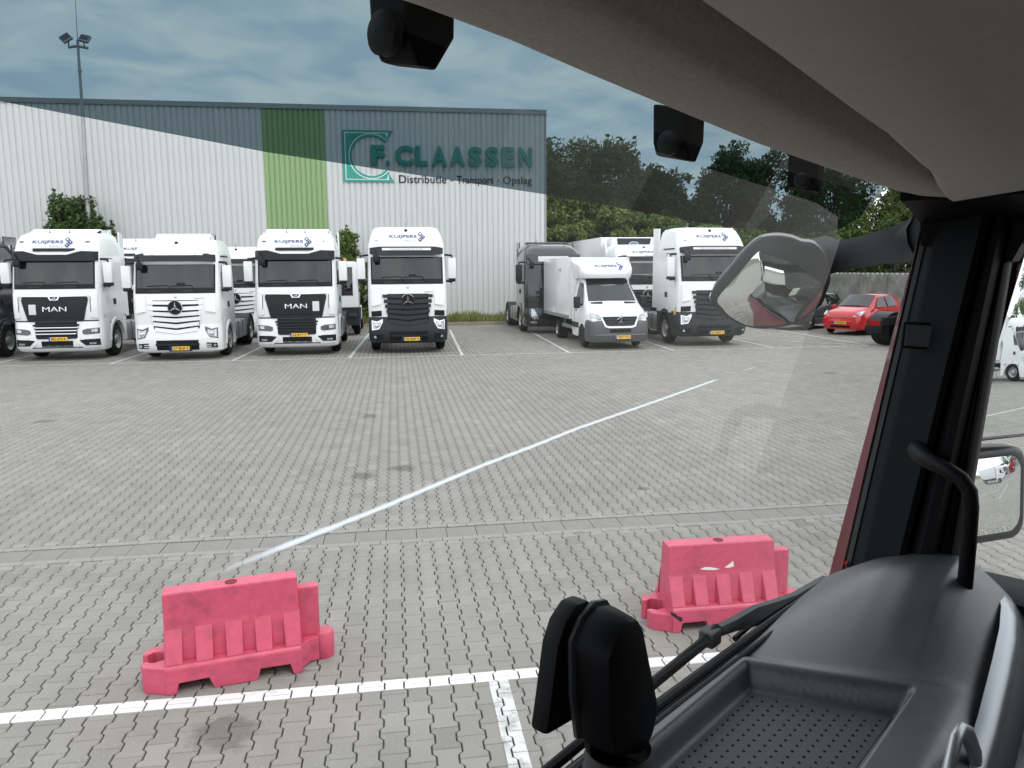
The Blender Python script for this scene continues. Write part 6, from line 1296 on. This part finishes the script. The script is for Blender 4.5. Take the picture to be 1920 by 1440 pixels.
# tinted outside visor with three brackets
vb_ = [(-0.35, .150, .70), (0.0, .140, .71), (.195, .132, .708), (.42, .116, .70), (.847, .103, .695), (1.308, .080, .69), (1.66, .072, .668), (1.83, .084, .645), (1.905, .115, .62), (1.940, .165, .59), (1.950, .22, .57)]
rows = []
for (r, zb, f) in vb_:
    zt = 0.36; rows.append([pl(r, f + 0.05 * 0 - 0.10 * t, zb + (zt - zb) * t) for t in (0, 0.03, 0.25, 0.5, 0.75, 1.0)])
vz = MB().grid(rows).build('sun_visor', M_TINT, cabr, smooth=60)
for (r, zc, s) in ((0.458, 0.188, 0.92), (0.905, 0.152, 0.78), (1.33, 0.140, 0.66), (-0.10, 0.195, 0.92)):
    f = 0.475
    br = MB().prism([(-0.028 * s, 0.045), (0.032 * s, 0.045), (0.030 * s, 0.008), (0.006 * s, -0.024 * s), (-0.016 * s, -0.024 * s), (-0.026 * s, -0.004)], lambda a, b: pl(r + a, f + 0.025, zc + b), lambda a, b: pl(r + a, f + 0.075, zc + b + 0.012)).build('visor_bracket', M_BLACKT, vz, smooth=0, bevel=0.004)
    MB().lathe([(0.001, 0.0), (0.015 * s, 0.0), (0.0195 * s, 0.004), (0.0175 * s, 0.009), (0.0195 * s, 0.013), (0.014 * s, 0.017), (0.001, 0.018)], pl(r - 0.026 * s, f + 0.045, zc + 0.004), 'x', 18, -1).build('bracket_knob', M_RUBBER, br, smooth=40)

# hanging front mirror on its arm
M_HOUS = mat('mirror_housing', (0.045, 0.048, 0.052), 0.4, nscale=20, namt=0.05)
house = [(1.728, 0.9, -0.071), (1.741, 0.9, -0.042), (1.785, 0.888, -0.003), (1.839, 0.873, 0.044), (1.891, 0.859, 0.074), (1.945, 0.836, 0.082), (1.979, 0.811, 0.077), (2.004, 0.793, 0.067), (2.034, 0.770, 0.060), (2.054, 0.743, 0.02), (2.06, 0.735, -0.03), (2.065, 0.745, -0.065), (2.066, 0.757, -0.098), (2.039, 0.786, -0.133), (1.998, 0.816, -0.152), (1.956, 0.846, -0.158), (1.906, 0.86, -0.156), (1.849, 0.874, -0.145), (1.794, 0.888, -0.124), (1.756, 0.898, -0.101)]
glass = [(1.757, 0.897, -0.073), (1.815, 0.88, -0.022), (1.888, 0.86, 0.039), (1.917, 0.853, 0.037), (1.993, 0.806, 0.011), (2.038, 0.778, -0.018), (2.050, 0.750, -0.047), (2.052, 0.760, -0.091), (2.018, 0.801, -0.136), (1.969, 0.836, -0.149), (1.911, 0.859, -0.148), (1.86, 0.871, -0.142), (1.804, 0.885, -0.119), (1.776, 0.892, -0.098)]
hc = Vector((1.90, 0.84, -0.045)); nrm_dir = Vector((0.90, 0.36, 0.20)).normalized()     # away from the glass
def flat(P): return [tuple(Vector(q) * (hc.dot(nrm_dir) / Vector(q).dot(nrm_dir))) for q in P]
def spline(P, n=4):
    P = [Vector(q) for q in P]; k = len(P); out = []
    for i in range(k):
        a, b, c, d = P[i - 1], P[i], P[(i + 1) % k], P[(i + 2) % k]
        for j in range(n):
            t = j / n; out.append(0.5 * ((2 * b) + (c - a) * t + (2 * a - 5 * b + 4 * c - d) * t * t + (3 * b - a - 3 * c + d) * t ** 3))
    return out
house, glass = spline(flat(house)), spline(flat(glass))
mb = MB(); k_ = len(house); rings = []
for (dep, scl) in ((0.0, 0.94), (0.004, 1.0), (0.045, 1.0), (0.085, 0.86), (0.105, 0.55)):
    rings.append([tuple(hc + (Vector(p) - hc) * scl + nrm_dir * dep + Vector((0, 0, E_))) for p in house])
for rg in rings: rg.append(rg[0])
mb.grid(rings); n0 = len(rings[0]); mb.f.append(tuple(range(k_))); mb.f.append(tuple(4 * n0 + i for i in range(k_)))
fmh = mb.build('front_mirror', M_HOUS, cabr, smooth=60)
# bulged glass
mb = MB(); gc = sum((Vector(q) for q in glass), Vector()) / len(glass); rings = []
for q in (1.0, 0.8, 0.6, 0.4, 0.2, 0.03):
    rings.append([tuple(gc + (Vector(p) - gc) * q - nrm_dir * (0.003 + 0.016 * (1 - q * q)) + Vector((0, 0, E_))) for p in glass] )
for rg in rings: rg.append(rg[0])
mb.grid(rings); n0 = len(rings[0]); mb.f.append(tuple(5 * n0 + i for i in range(len(glass)))); mb.build('front_mirror_glass', M_MIRROR, fmh, smooth=80)
at_ = [(2.015, 0.785, 0.070), (2.035, 0.745, 0.082), (2.016, 0.697, 0.067), (1.966, 0.618, 0.079), (1.93, 0.568, 0.088), (1.895, 0.525, 0.098), (1.856, 0.488, 0.112), (1.828, 0.462, 0.134)]
ab_ = [(2.03, 0.782, -0.028), (2.05, 0.750, -0.022), (2.028, 0.697, -0.009), (1.978, 0.614, 0.002), (1.952, 0.577, 0.008), (1.925, 0.535, 0.008), (1.90, 0.506, 0.011), (1.87, 0.488, 0.022)]
rows = []
for a, b in zip(at_, ab_):
    a, b = Vector(a), Vector(b); m_ = (a + b) / 2; o_ = Vector((0.55, 0.75, 0.1)).normalized(); h_ = (a - b).length
    ring = [a, a - (a - b) * 0.2 - o_ * h_ * 0.14, m_ - o_ * h_ * 0.22, b + (a - b) * 0.2 - o_ * h_ * 0.14, b, b + (a - b) * 0.25 + o_ * h_ * 0.25, m_ + o_ * h_ * 0.36, a - (a - b) * 0.25 + o_ * h_ * 0.25, a]
    rows.append([tuple(p + Vector((0, 0, E_))) for p in ring])
MB().grid(rows).build('front_mirror_arm', M_HOUS, cabr, smooth=70)

# side mirrors outside the door
NM = Vector((-0.4836, -0.8722, 0.0732)).normalized(); TM = Vector((0.8733, -0.4841, 0)).normalized(); UM = TM.cross(NM); UM = UM if UM.z > 0 else -UM
def side_mirror(c, w, z0, z1, curve, lip, name):
    c = Vector(c) + Vector((0, 0, E_))
    def P(a, b, d=0.0): return tuple(c + TM * a + UM * b + NM * d)
    out = []
    rad = min(w, (z1 - z0) / 2) * 0.38
    for (cx_, cy_, a0) in ((w - rad, z1 - rad, 0), (-w + rad, z1 - rad, 90), (-w + rad, z0 + rad, 180), (w - rad, z0 + rad, 270)):
        for k in range(6): a = R(a0 + 18 * k); out.append((cx_ + rad * math.cos(a), cy_ + rad * math.sin(a)))
    gl = MB(); rings = []; zc = (z0 + z1) / 2
    for q in (1.0, 0.85, 0.7, 0.55, 0.4, 0.25, 0.1, 0.01):
        rg = [P(x * q, zc + (y - zc) * q, 0.008 + curve * (w * w + (z1 - zc) ** 2 - (x * q) ** 2 - ((y - zc) * q) ** 2)) for x, y in out]; rg.append(rg[0]); rings.append(rg)
    gl.grid(rings)
    hs = MB(); rings = []
    for (dep, sc) in ((0.0, 0.99), (0.010, 1.0), (0.012, 1.0 + lip * 0.5), (0.006, 1.0 + lip), (-0.03, 1.02 + lip), (-0.09, 0.92 + lip), (-0.12, 0.6)):
        rg = [P(x * sc, zc + (y - zc) * sc, dep) for x, y in out]; rg.append(rg[0]); rings.append(rg)
    hs.grid(rings); n0 = len(rings[0]); hs.f.append(tuple(range(n0 - 1))); hs.f.append(tuple(6 * n0 + i for i in range(n0 - 1)))
    h = hs.build(name, M_HOUS, cabr, smooth=60); gl.build('mirror_glass', M_MIRROR, h, smooth=80); return h
side_mirror((2.10, 0.348, -0.149), 0.115, -0.245, 0.30, 0.10, 0.03, 'main_mirror')
side_mirror((2.085, 0.352, -0.535), 0.098, -0.10, 0.085, 0.8, 0.22, 'wide_mirror')
for zz in (0.2, -0.31): MB().tube([pl(1.86, 0.44, zz), pl(2.0, 0.46, zz), pl(2.16, 0.45, zz - 0.05)], 0.022, 10).build('mirror_arm', M_HOUS, cabr)

# black device on a ribbed neck standing on the dashboard
dv = thing('dash_device', 'black rounded clip-on device on a ribbed neck standing on the dashboard', 'device', tuple(Matrix.Rotation(R(39.4), 3, 'Z') @ Vector(pl(0.712, 0.45, -0.730))), R(39.4))
def dp(r, z): return (r - 0.68, z + 0.70)
left = [dp(p[0] + 0.020, p[1] - (0.012 if p[1] < -0.42 else 0)) for p in ((0.556, -0.471), (0.563, -0.44), (0.577, -0.385), (0.590, -0.362), (0.612, -0.347), (0.634, -0.349), (0.655, -0.372), (0.660, -0.48))]
right = [dp(*p) for p in ((0.602, -0.385), (0.622, -0.362), (0.648, -0.352), (0.676, -0.358), (0.690, -0.374), (0.705, -0.412), (0.737, -0.492), (0.722, -0.528), (0.690, -0.538), (0.615, -0.508), (0.604, -0.45))]
MB().prism(left, lambda a, b: (a, 0.075, b), lambda a, b: (a, 0.050, b)).build('back_shell', M_BLACKT, dv, smooth=35, bevel=0.006)
MB().prism(right, lambda a, b: (a * 0.92 + 0.006, 0.044, b), lambda a, b: (a * 0.82 + 0.006, -0.002, b * 0.985 - 0.004)).build('front_shell', M_BLACKT, dv, smooth=35, bevel=0.012)
MB().prism([(a * 0.93 + 0.006, b * 1.004) for a, b in right], lambda a, b: (a, 0.0495, b), lambda a, b: (a, 0.0445, b)).build('shell_joint', M_DASHG, dv, smooth=0)
rng_ = []
for k in range(12): rng_ += [(0.040 + 0.0012 * k, 0.165 - k * 0.0145), (0.034 + 0.0012 * k, 0.158 - k * 0.0145)]
MB().lathe(rng_, (0.0, 0.025, 0.0), 'z', 22).build('bellows', M_RUBBER, dv, smooth=60)
MB().lathe([(0.001, 0.012), (0.055, 0.012), (0.062, 0.004), (0.062, -0.04)], (0.0, 0.025, 0.0), 'z', 22).build('foot', M_BLACKT, dv, smooth=40)

# ------------------------------------------------------------------ vehicles seen only in the side mirrors
mr = star_truck('white refrigerated box truck standing behind the cab, seen in the side mirrors', (31.26, -11.82, 0), R(-170), roof='low', group='trucks behind the cab', chass=False, name='refrigerated_truck', sign=False)
cargo_box(mr, 2.45, 9.0, 1.28, 1.15, 3.85, reefer='Carrier'); rear_bogie(mr, 7.3)
for s in (-1, 1):
    wheel(mr, s * 1.22, 1.42, 0.52, 0.32, s); MB().box(s * 0.42 - 0.04, s * 0.42 + 0.04, 0.9, 8.8, 0.72, 1.0).build('frame_rail', M_BLACKP, mr, smooth=0)
    for q in (0.45, 0.72): MB().box(s * 1.16 - 0.02, s * 1.16 + 0.02, 2.6, 6.3, q, q + 0.12).build('side_guard', M_ALU, mr, smooth=0)
star_truck('red tractor unit standing behind the cab, seen in the lower side mirror', (40, -9, 0), R(-170), body=M_REDBRIGHT, low=M_REDBRIGHT, sign=False, roof='low', group='red tractor units', slats=M_DKGREY)
tree('broadleaf_tree', 'green tree behind the refrigerated truck, seen in the side mirror', (58, -22, 0), 11, 4, M_LEAFA, 60, 110, 700, lsize=0.2)
tree('broadleaf_tree', 'second green tree behind the refrigerated truck, seen in the side mirror', (60, -14, 0), 10, 4, M_LEAFB, 60, 110, 701, lsize=0.2)
far_line((12, -3.5), (40, -3.5), 0.10, M_PAINTW, 'white stall line behind the cab'); far_line((12, -7.0), (40, -7.0), 0.10, M_PAINTW, 'white stall line behind the cab')
